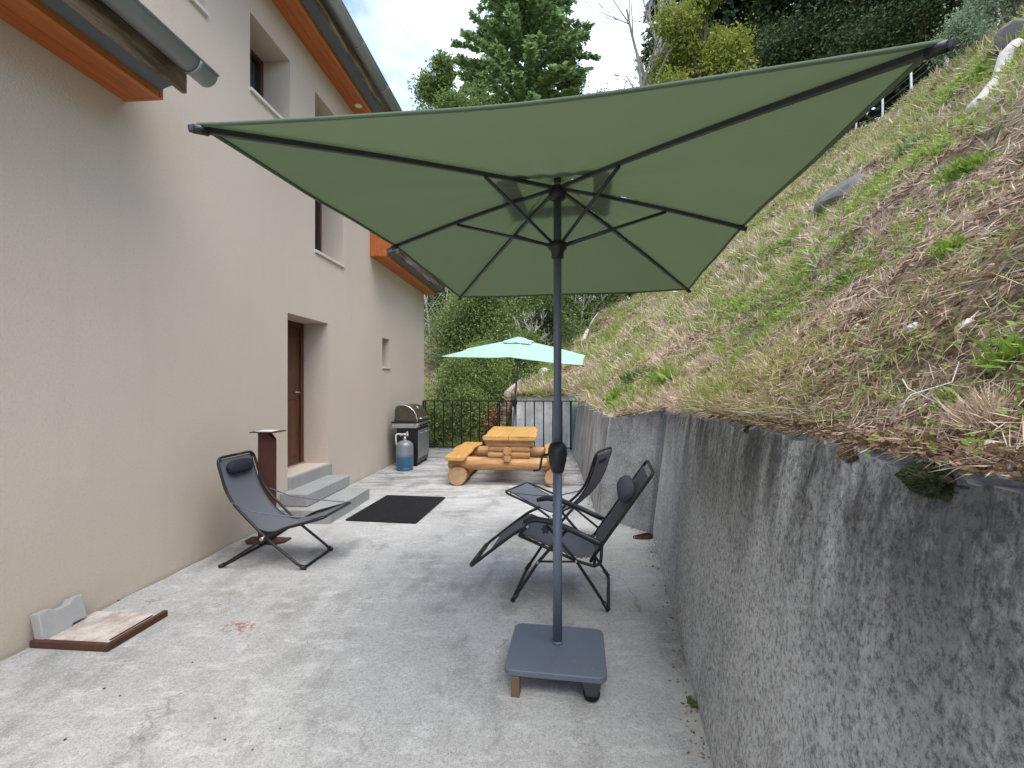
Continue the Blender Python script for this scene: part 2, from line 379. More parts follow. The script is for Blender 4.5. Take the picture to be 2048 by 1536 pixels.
def mat_base():
    n = NT('slate_grey_plate')
    f = n.noise(5, 6, 0.65); s = n.noise(120, 3, 0.7); sc = n.noise(16, 7, 0.75)
    c = n.mix(f, (0.09, 0.108, 0.142), (0.125, 0.146, 0.185))
    c = n.mix(n.math('MULTIPLY', n.ramp(sc, [(0.60, 0.0), (0.70, 1.0)]), 0.4), c, (0.30, 0.32, 0.35))
    c = n.mix(n.math('MULTIPLY', n.ramp(s, [(0.64, 0.0), (0.72, 1.0)]), 0.45), c, (0.36, 0.37, 0.39))
    n.set('Base Color', c); n.set('Roughness', n.ramp(f, [(0.3, 0.42), (0.7, 0.62)])); n.bump(s, 0.2, 0.002); return n.m
M['plate'] = mat_base()
def mat_fabric(name, col, trans, weave=900, rough=0.9, var=0.08, tcol=None):
    n = NT(name)
    f = n.noise(2.5, 5, 0.6); w = n.noise(weave, 2, 0.5)
    c = n.mix(f, tuple(x * (1 - var) for x in col), tuple(x * (1 + var) for x in col))
    c = n.mix(n.math('MULTIPLY', w, 0.25), c, tuple(x * 0.5 for x in col))
    n.set('Base Color', c); n.set('Roughness', rough); n.set('Specular IOR Level', 0.2)
    n.bump(n.noise(7, 4, 0.6, n.map((1, 1, 1))), 0.12, 0.02)
    if trans:
        tr = n.t.nodes.new('ShaderNodeBsdfTranslucent'); tr.inputs[0].default_value = (tcol or col) + (1,)
        ms = n.t.nodes.new('ShaderNodeMixShader'); ms.inputs[0].default_value = trans
        n.L(n.b.outputs[0], ms.inputs[1]); n.L(tr.outputs[0], ms.inputs[2]); n.L(ms.outputs[0], n.out.inputs[0])
    return n.m
M['canopy'] = mat_fabric('sage_green_canvas', (0.15, 0.20, 0.135), 0.16, 600, tcol=(0.19, 0.25, 0.115))
M['canopy_far'] = mat_fabric('mint_green_canvas', (0.38, 0.56, 0.46), 0.15, 600, tcol=(0.30, 0.42, 0.30))
M['sling'] = mat_fabric('grey_mesh_sling', (0.145, 0.15, 0.166), 0.12, 700, tcol=(0.25, 0.26, 0.3))
M['sling_dark'] = mat_fabric('dark_grey_mesh', (0.05, 0.055, 0.068), 0.05, 700)
M['cushion'] = mat_fabric('black_cushion', (0.022, 0.024, 0.032), 0, 500, 0.75)
M['cushion_grey'] = mat_fabric('charcoal_cushion', (0.075, 0.08, 0.10), 0, 500, 0.75)
M['rubber'] = plain('black_rubber', (0.006, 0.006, 0.007), 0.92, 0, 0.4, 10, 0.3, 150)
M['steel'] = plain('brushed_steel', (0.55, 0.54, 0.52), 0.32, 0.9, 0.12, 5, 0.05, 90)
M['door_steel'] = plain('grey_steel_door', (0.30, 0.305, 0.31), 0.42, 0.6, 0.1, 5)
M['lid_brown'] = plain('bronze_grill_lid', (0.105, 0.085, 0.062), 0.28, 0.5, 0.15, 4)
M['grill_black'] = plain('black_enamel', (0.012, 0.012, 0.013), 0.35, 0, 0.3, 6)
M['rust_brown'] = plain('red_brown_steel', (0.085, 0.026, 0.018), 0.6, 0.2, 0.35, 7, 0.15, 120)
M['rust'] = plain('rusty_steel', (0.085, 0.035, 0.02), 0.85, 0.2, 0.6, 18, 0.5, 90)
def mat_bottle():
    n = NT('blue_cylinder_grey_sheen')
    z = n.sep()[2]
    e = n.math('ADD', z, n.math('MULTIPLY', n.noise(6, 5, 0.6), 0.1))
    c = n.mix(n.ramp(e, [(0.27, 0.0), (0.36, 1.0)]), (0.05, 0.16, 0.26), (0.20, 0.225, 0.25))  # grey upper part is a reflection painted into the blue body colour
    c = n.mix(n.math('MULTIPLY', n.ramp(n.noise(20, 6, 0.7), [(0.58, 0.0), (0.7, 1.0)]), 0.4), c, (0.10, 0.07, 0.05))
    n.set('Base Color', c); n.set('Roughness', 0.42); n.set('Metallic', 0.3); return n.m
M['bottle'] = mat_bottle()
M['block'] = plain('grey_concrete_block', (0.36, 0.355, 0.345), 0.92, 0, 0.15, 14, 0.6, 120)
def mat_slab():
    n = NT('dusty_hatch_infill')
    f = n.noise(7, 6, 0.7); s = n.noise(90, 3, 0.7)
    c = n.mix(n.ramp(f, [(0.4, 0.0), (0.6, 1.0)]), (0.36, 0.29, 0.24), (0.58, 0.53, 0.48))
    c = n.mix(n.math('MULTIPLY', n.ramp(s, [(0.34, 1.0), (0.45, 0.0)]), 0.4), c, (0.2, 0.15, 0.11))
    n.set('Base Color', c); n.set('Roughness', 0.92); n.bump(s, 0.4, 0.003); return n.m
M['hatch'] = mat_slab()
M['stone'] = plain('pale_limestone', (0.62, 0.61, 0.59), 0.9, 0, 0.2, 9, 0.5, 40)
M['boulder'] = plain('grey_boulder', (0.15, 0.135, 0.12), 0.95, 0, 0.45, 6, 0.8, 18)
M['driftwood'] = mat_wood('bleached_wood', (0.38, 0.34, 0.30), (0.55, 0.52, 0.48), 'X', rough=0.9, knots=False)
M['post_white'] = plain('bleached_fence_post', (0.58, 0.57, 0.53), 0.85, 0, 0.15, 8)
M['bark'] = plain('bark', (0.10, 0.075, 0.055), 0.95, 0, 0.5, 6, 0.8, 14)
M['bark_pale'] = plain('pale_bark', (0.34, 0.31, 0.28), 0.95, 0, 0.35, 5, 0.6, 12)
M['moss'] = plain('dark_moss', (0.035, 0.032, 0.012), 1.0, 0, 0.6, 25, 0.9, 60)

def mat_leaf(name, a, b, c3=None, trans=0.35, rough=0.6):
    n = NT(name)
    g = n.t.nodes.new('ShaderNodeNewGeometry')
    stops = [(0.0, a), (0.6, b)] + ([(1.0, c3)] if c3 else [])
    c = n.ramp(g.outputs['Random Per Island'], stops)
    cl = n.noise(0.55, 3, 0.5)
    c = n.mix(n.ramp(cl, [(0.35, 0.0), (0.65, 0.55)]), c, tuple(x * 1.35 for x in b))
    n.set('Base Color', c); n.set('Roughness', rough); n.set('Specular IOR Level', 0.25)
    tr = n.t.nodes.new('ShaderNodeBsdfTranslucent'); n.L(c, tr.inputs[0])
    ms = n.t.nodes.new('ShaderNodeMixShader'); ms.inputs[0].default_value = trans
    n.L(n.b.outputs[0], ms.inputs[1]); n.L(tr.outputs[0], ms.inputs[2]); n.L(ms.outputs[0], n.out.inputs[0]); return n.m
M['leaf_mid'] = mat_leaf('mid_green_leaves', (0.095, 0.14, 0.04), (0.15, 0.21, 0.06), (0.23, 0.29, 0.09))
M['leaf_light'] = mat_leaf('fresh_green_leaves', (0.12, 0.165, 0.05), (0.19, 0.25, 0.075), (0.28, 0.34, 0.12))
M['leaf_dark'] = mat_leaf('dark_green_leaves', (0.03, 0.048, 0.018), (0.055, 0.082, 0.03), (0.1, 0.13, 0.045), 0.25)
M['leaf_yellow'] = mat_leaf('yellow_green_leaves', (0.135, 0.169, 0.034), (0.23, 0.257, 0.047), (0.324, 0.297, 0.068))
M['needle'] = mat_leaf('spruce_needles', (0.022, 0.045, 0.019), (0.045, 0.077, 0.032), (0.08, 0.12, 0.048), 0.15)
M['needle_soft'] = mat_leaf('larch_needles', (0.12, 0.19, 0.075), (0.2, 0.29, 0.115), (0.31, 0.4, 0.17), 0.25)
M['leaf_grey'] = mat_leaf('silvery_shrub_leaves', (0.14, 0.196, 0.105), (0.238, 0.308, 0.182), (0.35, 0.406, 0.252))
M['fern'] = mat_leaf('rust_brown_ferns', (0.12, 0.06, 0.03), (0.24, 0.13, 0.07), (0.36, 0.24, 0.12), 0.2)
M['straw'] = mat_leaf('dry_straw', (0.30, 0.215, 0.15), (0.55, 0.43, 0.315), (0.80, 0.69, 0.54), 0.15, 0.8)
M['litter'] = mat_leaf('brown_litter', (0.11, 0.065, 0.042), (0.26, 0.165, 0.11), (0.46, 0.33, 0.23), 0.1, 0.85)
M['grass'] = mat_leaf('meadow_grass', (0.19, 0.23, 0.055), (0.31, 0.35, 0.095), (0.48, 0.48, 0.19), 0.3)
M['weed'] = mat_leaf('bright_weeds', (0.13, 0.22, 0.03), (0.22, 0.33, 0.05), (0.33, 0.42, 0.09), 0.4)
M['weed_dark'] = mat_leaf('green_weeds', (0.10, 0.15, 0.05), (0.17, 0.24, 0.08), (0.27, 0.33, 0.13), 0.3)

def mat_hill():
    n = NT('hillside_earth')
    a = n.noise(0.7, 6, 0.65); b = n.noise(5, 7, 0.7); f = n.noise(40, 5, 0.75); g = n.noise(1.3, 6, 0.7, n.map(loc=(4, 7, 1)))
    c = n.mix(n.ramp(b, [(0.42, 0.0), (0.62, 1.0)]), (0.085, 0.055, 0.036), (0.42, 0.33, 0.235))
    c = n.mix(n.math('MULTIPLY', n.ramp(g, [(0.45, 0.0), (0.6, 1.0)]), 0.6), c, (0.16, 0.17, 0.055))
    c = n.mix(n.math('MULTIPLY', n.ramp(f, [(0.36, 1.0), (0.52, 0.0)]), 0.7), c, (0.05, 0.035, 0.024))
    n.set('Base Color', c); n.set('Roughness', 1.0); bb = n.bump(b, 0.5, 0.06); n.bump(f, 0.9, 0.02, bb); return n.m
M['hill'] = mat_hill()
M['ground'] = plain('meadow_ground', (0.09, 0.11, 0.04), 1.0, 0, 0.4, 0.6, 0.6, 5)
M['soil'] = plain('dark_soil', (0.05, 0.04, 0.03), 1.0, 0, 0.4, 8, 0.6, 30)

# ------------------------------------------------------------------ ground, patio
g = MB().grid(lambda a, b: ((a - 0.5) * 1600, (b - 0.5) * 1600, -1.6), 8, 8, False).build('ground', M['ground'])
tag(g, kind='structure')

HX, HK = -3.2, 0.0848               # house wall line: X = HX + HK * Y
def wall_x(Y): return HX + HK * Y
def rw1(Y): return 0.413 + 0.2207 * Y   # foot of the near retaining wall
def patio_right(Y):
    if Y < 4.9: return rw1(Y) + 0.05
    if Y < 5.5: return rw1(4.9) + (1.03 - rw1(4.9)) * (Y - 4.9) / 0.6 + 0.05
    return 1.03 + 0.075 * (Y - 5.5) + 0.05
pm = MB(); ys = [(-5 + 16.5 * i / 66) for i in range(67)]
top = []
for y in ys:
    l = wall_x(y) + 0.014 + 0.008 * math.sin(y * 5.1) + 0.007 * math.sin(y * 13.7 + 1) + 0.005 * random.random()
    r = patio_right(y); top.append([(l + (r - l) * k / 10, y, 0.0) for k in range(11)])
vs = [p for row in top for p in row]; fs = []
for i in range(66):
    for k in range(10): fs.append((i * 11 + k, i * 11 + k + 1, (i + 1) * 11 + k + 1, (i + 1) * 11 + k))
pm.add(vs, fs)
n0 = len(pm.v)
lv = [top[i][0] for i in range(67)]; pm.add(lv + [(x, y, -0.2) for x, y, z in lv], [(i, i + 1, 68 + i, 67 + i) for i in range(66)])
ev = top[-1]; pm.add(ev + [(x, y, -1.2) for x, y, z in ev], [(k, k + 1, 12 + k, 11 + k) for k in range(10)])
tag(pm.build('patio', M['patio'], recalc=False), kind='structure')
s_ = MB().add([(wall_x(-5) - 0.3, -5, -0.06), (2.2, -5, -0.06), (2.2, 11.4, -0.06), (wall_x(11.4) - 0.3, 11.4, -0.06)], [(0, 1, 2, 3)])
tag(s_.build('soil_bed', M['soil']), kind='structure')

# ------------------------------------------------------------------ house
house = empty('house', (HX, 0, 0), -math.atan(HK), 'beige rendered house with orange timber eaves along the patio', 'house')
K = math.sqrt(1 + HK * HK)
def S(Y): return Y * K
def su(u): return S(2944.0 / (1102 - u))
S0, S1 = -6.0, su(848)
D0, D1 = su(300) * 0 + 3.43 * K, 8.13 * K          # the taller middle part of the wall
LOW, HIGH = 4.02, 6.03
REV = 0.43
openings = [  # s0, s1, z0, z1, depth, kind
    (su(575), su(656), 0.464, 2.467, REV, 'door'),
    (su(500), su(580), 4.75, 5.56, 0.40, 'win'),
    (su(630), su(686), 3.42, 5.57, 0.40, 'win'),
    (3.45 * K + 0.12, 4.26 * K, 5.04, 5.72, 0.40, 'win'),
    (su(764.5), su(779), 1.93, 2.48, 0.24, 'win'),
]
wm = MB()
sb = sorted({S0, S1, D0, D1} | {o[0] for o in openings} | {o[1] for o in openings} | {2.0, 7.8})
zb = sorted({-0.15, LOW, HIGH} | {o[2] for o in openings} | {o[3] for o in openings} | {1.2, 3.0})
for i in range(len(sb) - 1):
    for j in range(len(zb) - 1):
        a, b, c, d = sb[i], sb[i + 1], zb[j], zb[j + 1]
        ms, mz = (a + b) / 2, (c + d) / 2
        if mz > LOW and not (D0 < ms < D1): continue
        if any(o[0] < ms < o[1] and o[2] < mz < o[3] for o in openings): continue
        wm.add([(0, a, c), (0, b, c), (0, b, d), (0, a, d)], [(0, 1, 2, 3)])
for (a, b, c, d, dep, k) in openings:
    wm.add([(0, a, c), (0, b, c), (0, b, d), (0, a, d), (-dep, a, c), (-dep, b, c), (-dep, b, d), (-dep, a, d)],
           [(0, 4, 5, 1), (1, 5, 6, 2), (2, 6, 7, 3), (3, 7, 4, 0)])
DEP = -8.5
wm.add([(0, S1, -0.15), (DEP, S1, -0.15), (DEP, S1, LOW), (DEP / 2, S1, LOW + 2.1), (0, S1, LOW)], [(0, 1, 2, 3, 4)])
wm.add([(0, S0, -0.15), (DEP, S0, -0.15), (DEP, S0, LOW), (DEP / 2, S0, LOW + 2.1), (0, S0, LOW)], [(0, 1, 2, 3, 4)])
wm.add([(DEP, S0, -0.15), (DEP, S1, -0.15), (DEP, S1, LOW), (DEP, S0, LOW)], [(0, 1, 2, 3)])
for s in (D0, D1): wm.add([(0, s, LOW), (-3.9, s, LOW), (-3.9, s, HIGH), (0, s, HIGH)], [(0, 1, 2, 3)])
wm.build('wall', M['stucco'], house, recalc=False)

for (a, b, c, d, dep, k) in openings:
    if k == 'win':
        fr = MB(); t = 0.055; x0, x1 = -dep + 0.002, -dep + 0.06
        fr.box(x0, x1, a, a + t, c, d); fr.box(x0, x1, b - t, b, c, d)
        fr.box(x0 + .001, x1 - .002, a + t, b - t, c, c + t); fr.box(x0 + .001, x1 - .002, a + t, b - t, d - t, d)
        w = fr.build('window', M['frame_brown'], house, bevel=0.004)
        MB().add([(-dep + .02, a + t - .005, c + t - .005), (-dep + .02, b - t + .005, c + t - .005), (-dep + .02, b - t + .005, d - t + .005), (-dep + .02, a + t - .005, d - t + .005)], [(0, 1, 2, 3)]).build('pane', M['glass'], w)
        if b - a > 0.6:
            MB().box(x1 - .02, x1 + .006, (a + b) / 2 - .02, (a + b) / 2 + .02, c + t, d - t).build('mullion', M['frame_brown'], w, bevel=0.003)
        MB().box(-dep + .06, 0.028, a - 0.012, b + 0.012, c - 0.035, c + 0.004).build('window_sill', M['sill'], w, bevel=0.004)
    else:
        x0, x1 = -dep + .002, -dep + .07
        f = MB(); t = 0.07
        f.box(x0, x1, a, a + t, c, d); f.box(x0, x1, b - t, b, c, d); f.box(x0 + .001, x1 - .002, a + t, b - t, d - t, d)
        dr = f.build('door', M['door_wood'], house, bevel=0.004)
        lf = MB(); lf.box(-dep + .005, -dep + .045, a + t + .003, b - t - .003, c + .02, d - t - .003)
        lf.build('door_leaf', M['door_wood'], dr, bevel=0.003)
        for zz0, zz1 in ((c + .14, c + .80), (c + .92, d - .2)):
            q = MB(); q.box(-dep + .045, -dep + .056, a + t + .1, b - t - .1, zz0, zz1); q.build('door_panel', M['door_wood'], dr, bevel=0.008)
        h = MB(); h.tube(fillet([(-dep + .045, b - t - .07, c + 1.02), (-dep + .095, b - t - .07, c + 1.02), (-dep + .095, b - t - .19, c + 1.02)], .02), .009, 8)
        h.build('door_handle', M['steel'], dr)
        MB().box(-dep + .045, -dep + .10, a + .01, b - .01, c + .001, c + .022).build('threshold', M['steel'], dr)

tile_me = None
def tile_mesh():
    mb = MB()
    def fn(a, b): return ((a) * 0.34, (b - 0.5) * 0.245, 0.012 * math.sin(b * math.pi) + 0.0)
    mb.grid(fn, 1, 6)
    vs = len(mb.v)
    mb.grid(lambda a, b: ((a) * 0.34, (b - 0.5) * 0.245, 0.012 * math.sin(b * math.pi) - 0.016), 1, 6)
    mb.add([fn(1, j / 6) for j in range(7)] + [Vector(fn(1, j / 6)) - Vector((0, 0, .016)) for j in range(7)], [(j, j + 1, 8 + j, 7 + j) for j in range(6)])
    mb.add([fn(j, 0) for j in (0, 1)] + [Vector(fn(j, 0)) - Vector((0, 0, .016)) for j in (0, 1)], [(0, 1, 3, 2)])
    me = mb.mesh('roof_tile'); me.materials.append(M['roof_tile']); return me
tile_me = tile_mesh()

def eave(a, b, z0, gutter, inward, rows, end_front=False, light_s=None):
    """soffit, fascia, flashing, weathered board, gutter and tiles of one eave, a..b along the wall"""
    so = MB(); ww = 0.13
    so.box(0.004, 0.128, a, b, z0, z0 + 0.03); so.box(0.132, 0.258, a, b, z0, z0 + 0.03)
    e = so.build('soffit', M['orange_wood'], house, bevel=0.003)
    MB().box(0.26, 0.30, a - .004, b + .004, z0 - 0.004, z0 + 0.085).build('fascia_board', M['orange_sky_lit'], e, bevel=0.003)
    MB().prism([(.302, z0 + .05), (.46, z0 + .10), (.46, z0 + .18), (.302, z0 + .18)], a, b, lambda p, q, h: (p, h, q)).build('flashing', M['flashing'], e, bevel=0.003)
    wb = MB()
    def edge(i, t): return 0.006 * math.sin(t * 31 + i) + 0.005 * math.sin(t * 83 + 2 * i)
    nn = 40
    for i in range(nn):
        t0, t1 = i / nn, (i + 1) / nn; y0, y1 = a - .01 + (b - a + .03) * t0, a - .01 + (b - a + .03) * t1
        zA, zB = z0 + 0.03 + edge(1, t0), z0 + 0.03 + edge(1, t1); zt = z0 + 0.185
        wb.add([(0.465, y0, zA), (0.50, y0, zA), (0.50, y0, zt), (0.465, y0, zt), (0.465, y1, zB), (0.50, y1, zB), (0.50, y1, zt), (0.465, y1, zt)],
               [(0, 4, 5, 1), (1, 5, 6, 2), (3, 2, 6, 7), (0, 3, 7, 4)] + ([(0, 1, 2, 3)] if i == 0 else []) + ([(4, 7, 6, 5)] if i == nn - 1 else []))
    wb.build('weathered_board', M['weathered'], e)
    sl = 0.50
    # roof deck
    dk = MB(); x1 = 0.53; zo = z0 + 0.20
    dk.add([(x1, a, zo), (inward, a, zo + (x1 - inward) * sl), (inward, a, zo + (x1 - inward) * sl + .04), (x1, a, zo + .04),
            (x1, b, zo), (inward, b, zo + (x1 - inward) * sl), (inward, b, zo + (x1 - inward) * sl + .04), (x1, b, zo + .04)],
           [(0, 3, 2, 1), (4, 5, 6, 7), (0, 1, 5, 4), (3, 7, 6, 2), (0, 4, 7, 3), (1, 2, 6, 5)])
    roof = dk.build('roof', M['weathered'], house)
    ang = math.atan(sl); n = int((b - a) / 0.25)
    for r in range(rows):
        for i in range(n):
            o = bpy.data.objects.new('roof_tile', tile_me); COL.objects.link(o); o.parent = roof
            d = 0.30 - r * 0.27
            o.location = (d, a + (i + 0.5) * (b - a) / n, zo + 0.065 + (x1 - d) * sl + random.uniform(-.004, .004))
            o.rotation_euler = (random.uniform(-.02, .02), ang - 0.05, random.uniform(-.02, .02)); o.scale = (1, (b - a) / n / 0.25, 1)
    ridge = MB(); d = 0.30 - rows * 0.27 + 0.30
    ridge.add([(d, a, zo + .055 + (x1 - d) * sl), (d, b, zo + .055 + (x1 - d) * sl), (inward, b, zo + .06 + (x1 - inward) * sl), (inward, a, zo + .06 + (x1 - inward) * sl)], [(0, 1, 2, 3)])
    ridge.build('roof_covering', M['roof_tile'], roof)
    if gutter:
        gm = MB(); c = (0.60, z0 + 0.205); r = 0.082
        def gp(t, y, rr=r): an = math.pi * (1 + t); return (c[0] + rr * math.cos(an), y, c[1] + rr * math.sin(an))
        gm.grid(lambda i, j: gp(j, a - .05 + (b + .15 - a) * i), 1, 14)
        gm.tube([(c[0] + r + .004, a - .05, c[1] + .002), (c[0] + r + .004, b + .10, c[1] + .002)], 0.009, 8)
        for yy in (a - .05, b + .10): gm.add([gp(j / 14, yy) for j in range(15)], [tuple(range(15))])
        gt = gm.build('gutter', M['zinc'], e, solid=0.003, recalc=False)
        y = b - 0.08
        while y > a:
            cm = MB(); cm.grid(lambda i, j: gp(j, y + 0.03 * i, r + .006), 1, 14)
            cm.build('gutter_joint', M['zinc'], e, solid=0.006, recalc=False); y -= 0.92
    if end_front is not None:
        for yy in ([a] if end_front else [b]):
            y0, y1 = (yy - .03, yy) if end_front else (yy, yy + .03)
            MB().prism([(0.002, z0 - .002), (0.305, z0 - .002), (0.305, z0 + .11), (0.42, z0 + .17), (0.42, z0 + .20), (0.002, z0 + .42)], y0, y1, lambda p, q, h: (p, h, q)).build('end_board', M['orange_wood'], e, bevel=0.003)
    if light_s:
        MB().lathe([(0.055, 0), (0.06, -0.006), (0.05, -0.014), (0.0, -0.016)], 24, (0.16, light_s, z0 - 0.001)).build('soffit_light', M['white_plastic'], e)
    return e
eave(S0, 3.43 * K, 3.72, True, -4.2, 4, False)
eave(D0 - 0.0 + 0.02, D1, 5.99, True, -4.2, 2, None, light_s=su(690) + 0.12)
eave(8.15 * K, S1 + 0.16, 3.86, False, -4.2, 4, True)
# ------------------------------------------------------------------ steps
st = empty('entrance_steps', (HX, 0, 0), -math.atan(HK), 'three grey concrete steps under the brown entrance door', 'steps')
MB().box(-REV + .05, 0.035, su(575) + .003, su(656) + .06, -0.05, 0.462).build('step', M['step'], st, bevel=0.012)
def nose(s0, s1, d, z0, z1):
    mb = MB(); mb.box(0.004, d, s0, s1, z0, z1); return mb.build('step', M['step'], st, bevel=0.014, seg=3)
nose(5.42 * K, 6.56 * K, 0.345, 0.158, 0.309)
nose(5.30 * K, 6.46 * K, 0.675, -0.03, 0.156)

# ------------------------------------------------------------------ retaining walls
def ret_wall(name, pts, ztop, lean, thick, mat, label, zbot=-0.1, rough=0.02, seed=0, parts=60):
    """pts: polyline of the foot; lean vector pushes the top back; thickness behind"""
    r = random.Random(seed); mb = MB(); P = [Vector((x, y, 0)) for x, y in pts]
    L = [0]
    for i in range(len(P) - 1): L.append(L[-1] + (P[i + 1] - P[i]).length)
    def pos(t):
        d = t * L[-1]
        for i in range(len(P) - 1):
            if d <= L[i + 1] + 1e-9: return P[i].lerp(P[i + 1], (d - L[i]) / (L[i + 1] - L[i]))
        return P[-1]
    lean = Vector(lean + (0,)); back = lean.normalized() * thick
    H = 10; ed = [r.uniform(-1, 1) for _ in range(parts + 1)]; ed2 = [r.uniform(0, 1) for _ in range(parts + 1)]
    rows = []
    for i in range(parts + 1):
        t = i / parts; p = pos(t); dl = t * L[-1]; zt = ztop[0] + (ztop[1] - ztop[0]) * t + ed[i] * rough + .008 * math.sin(dl * 9) + .006 * math.sin(dl * 23 + 1) + .004 * math.sin(dl * 61)
        row = []
        for j in range(H + 1):
            f = j / H; z = zbot + (zt - zbot) * f
            q = p + lean * max(0, z) / 1.3
            if j == H: q = q + back * 0.06 * ed2[i]
            row.append((q.x, q.y, z))
        b = p + lean * zt / 1.3 + back
        row.append((b.x, b.y, zt + r.uniform(-.01, .01))); row.append((b.x, b.y, zbot)); rows.append(row)
    m = H + 3
    vs = [q for row in rows for q in row]
    fs = [(i * m + j, (i + 1) * m + j, (i + 1) * m + j + 1, i * m + j + 1) for i in range(parts) for j in range(m - 1)]
    fs += [tuple(range(m)), tuple((parts) * m + k for k in range(m - 1, -1, -1))]
    mb.add(vs, fs)
    return tag(mb.build(name, mat), label, 'retaining wall')
ret_wall('retaining_wall', [(rw1(-5), -5), (rw1(4.89), 4.89)], (1.595, 1.335), (0.155, -0.03), 0.24, M['wall_near'], 'rough stained concrete retaining wall nearest the camera at the right', seed=3, parts=420, rough=0.006)
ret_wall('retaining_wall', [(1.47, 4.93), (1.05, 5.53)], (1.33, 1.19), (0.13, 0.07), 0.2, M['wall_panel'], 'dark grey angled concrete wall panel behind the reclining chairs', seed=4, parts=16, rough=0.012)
ret_wall('retaining_wall', [(1.03, 5.56), (1.45, 11.1)], (1.19, 1.28), (0.16, 0.0), 0.22, M['wall_far'], 'pale streaked concrete retaining wall running back to the railing', seed=5, parts=60, rough=0.014)
ret_wall('retaining_wall', [(1.40, 11.55), (-0.02, 12.3)], (1.33, 1.27), (0.05, 0.1), 0.22, M['wall_end'], 'whitish concrete wall standing beyond the black railing', zbot=-1.4, seed=6, parts=30, rough=0.01)

# ------------------------------------------------------------------ hillside
ST = [((-0.40, -4.5, 1.59), (8.0, -3.5, 8.0)), ((0.62, 0, 1.475), (10.2, 3.5, 9.2)), ((1.075, 2, 1.425), (11.8, 9, 10.3)), ((1.41, 3.5, 1.388), (13.3, 14, 11.1)),
      ((1.70, 4.92, 1.345), (14.5, 18, 12.0)), ((1.26, 5.52, 1.20), (15.2, 21.5, 12.6)), ((1.38, 7, 1.22), (15.8, 25, 13.4)), ((1.55, 9, 1.26), (12.5, 25, 10.8)),
      ((1.68, 10.9, 1.29), (6.97, 24, 6.5)), ((1.5, 11.65, 1.33), (4.4, 21.5, 4.78)), ((0.05, 12.42, 1.27), (2.15, 19, 2.92)), ((-0.3, 12.8, -0.5), (0.9, 20.5, 3.0)),
      ((-1.5, 12.4, -0.7), (-1.2, 22, 3.6)), ((-4, 12.2, -0.8), (-5, 23, 4.2)), ((-14, 12, -0.8), (-20, 24, 5.0))]
SB = np.array([s[0] for s in ST], float); SCR = np.array([s[1] for s in ST], float); NS = len(ST)
def hnoise(p):
    x, y, z = p[:, 0], p[:, 1], p[:, 2]
    return (np.sin(x * 1.3 + y * 0.7) * 0.10 + np.sin(x * 2.9 - y * 2.1 + 1.2) * 0.07 + np.sin(y * 4.3 + x * 3.7 + z * 2) * 0.045 +
            np.sin(x * 9.1 + y * 7.3 - z * 5) * 0.03 + np.sin(y * 13.7 - x * 11.3 + z * 3) * 0.016)
def hill(a, t):
    a = np.clip(np.asarray(a, float), 0, NS - 1 - 1e-6); t = np.asarray(t, float)
    i = a.astype(int); f = (a - i)[:, None]
    B = SB[i] * (1 - f) + SB[i + 1] * f; C = SCR[i] * (1 - f) + SCR[i + 1] * f
    tt = np.minimum(t, 1)[:, None]
    p = B + (C - B) * tt
    d = C - B; d[:, 2] = 0; d /= np.linalg.norm(d, axis=1)[:, None]
    ex = np.maximum(t - 1, 0)[:, None]
    p = p + d * ex * 30; p[:, 2] += ex[:, 0] * 6
    amp = np.clip(t * 14, 0, 1) * np.clip(0.35 + t * 1.6, 0, 1.3)
    p[:, 2] += hnoise(p) * amp
    return p
NA, NTT = 240, 150
tv = np.concatenate([np.linspace(0, 1, 120) ** 1.5, np.linspace(1.02, 2.6, 31)])
av = np.linspace(0, NS - 1, NA + 1)
A, T = np.meshgrid(av, tv, indexing='ij')
hp = hill(A.ravel(), T.ravel()); m_ = len(tv)
idx = np.arange(len(av) * m_).reshape(len(av), m_)
hf = np.stack([idx[:-1, :-1], idx[1:, :-1], idx[1:, 1:], idx[:-1, 1:]], -1).reshape(-1, 4)
hme = bpy.data.meshes.new('hillside'); hme.from_pydata(hp.tolist(), [], hf.tolist())
hme.polygons.foreach_set('use_smooth', [True] * len(hme.polygons)); hme.update()
hill_o = link('hillside', hme, M['hill']); tag(hill_o, kind='structure')
BVH = BVHTree.FromPolygons([Vector(p) for p in hp], [tuple(f) for f in hf.tolist()])
def on_hill(u, v):
    d = Vector(((u - 1024) / FPX, 1, -(v - 768) / FPX)).normalized()
    h = BVH.ray_cast(Vector((0, 0, EYE)), d)
    k = 0
    while h[0] is None and k < 12:
        k += 1; v -= 14; d = Vector(((u - 1024) / FPX, 1, -(v - 768) / FPX)).normalized(); h = BVH.ray_cast(Vector((0, 0, EYE)), d)
    if h[0] is None: return None, None
    nn = h[1] if h[1].z > 0 else -h[1]
    return h[0], nn

def quads(name, c, ax, bx, mat, parent=None, tri=False, bend=None):
    """many leaf faces at once: centres c, half axes ax (long) and bx (wide)"""
    n = len(c)
    if tri: V = np.stack([c - bx, c + bx, c + ax * 2], 1); k = 3
    else: V = np.stack([c - ax, c + bx, c + ax, c - bx], 1); k = 4
    if bend is not None and not tri: V[:, 2] += bend
    me = bpy.data.meshes.new(name)
    me.vertices.add(n * k); me.vertices.foreach_set('co', V.reshape(-1).astype(np.float32))
    me.loops.add(n * k); me.loops.foreach_set('vertex_index', np.arange(n * k, dtype=np.int32))
    me.polygons.add(n); me.polygons.foreach_set('loop_start', np.arange(0, n * k, k, dtype=np.int32))
    me.polygons.foreach_set('loop_total', np.full(n, k, dtype=np.int32)); me.update()
    return link(name, me, mat, parent)
def rdir(n, zb=0.0):
    v = rng.normal(size=(n, 3)); v[:, 2] += zb; return v / np.linalg.norm(v, axis=1)[:, None]
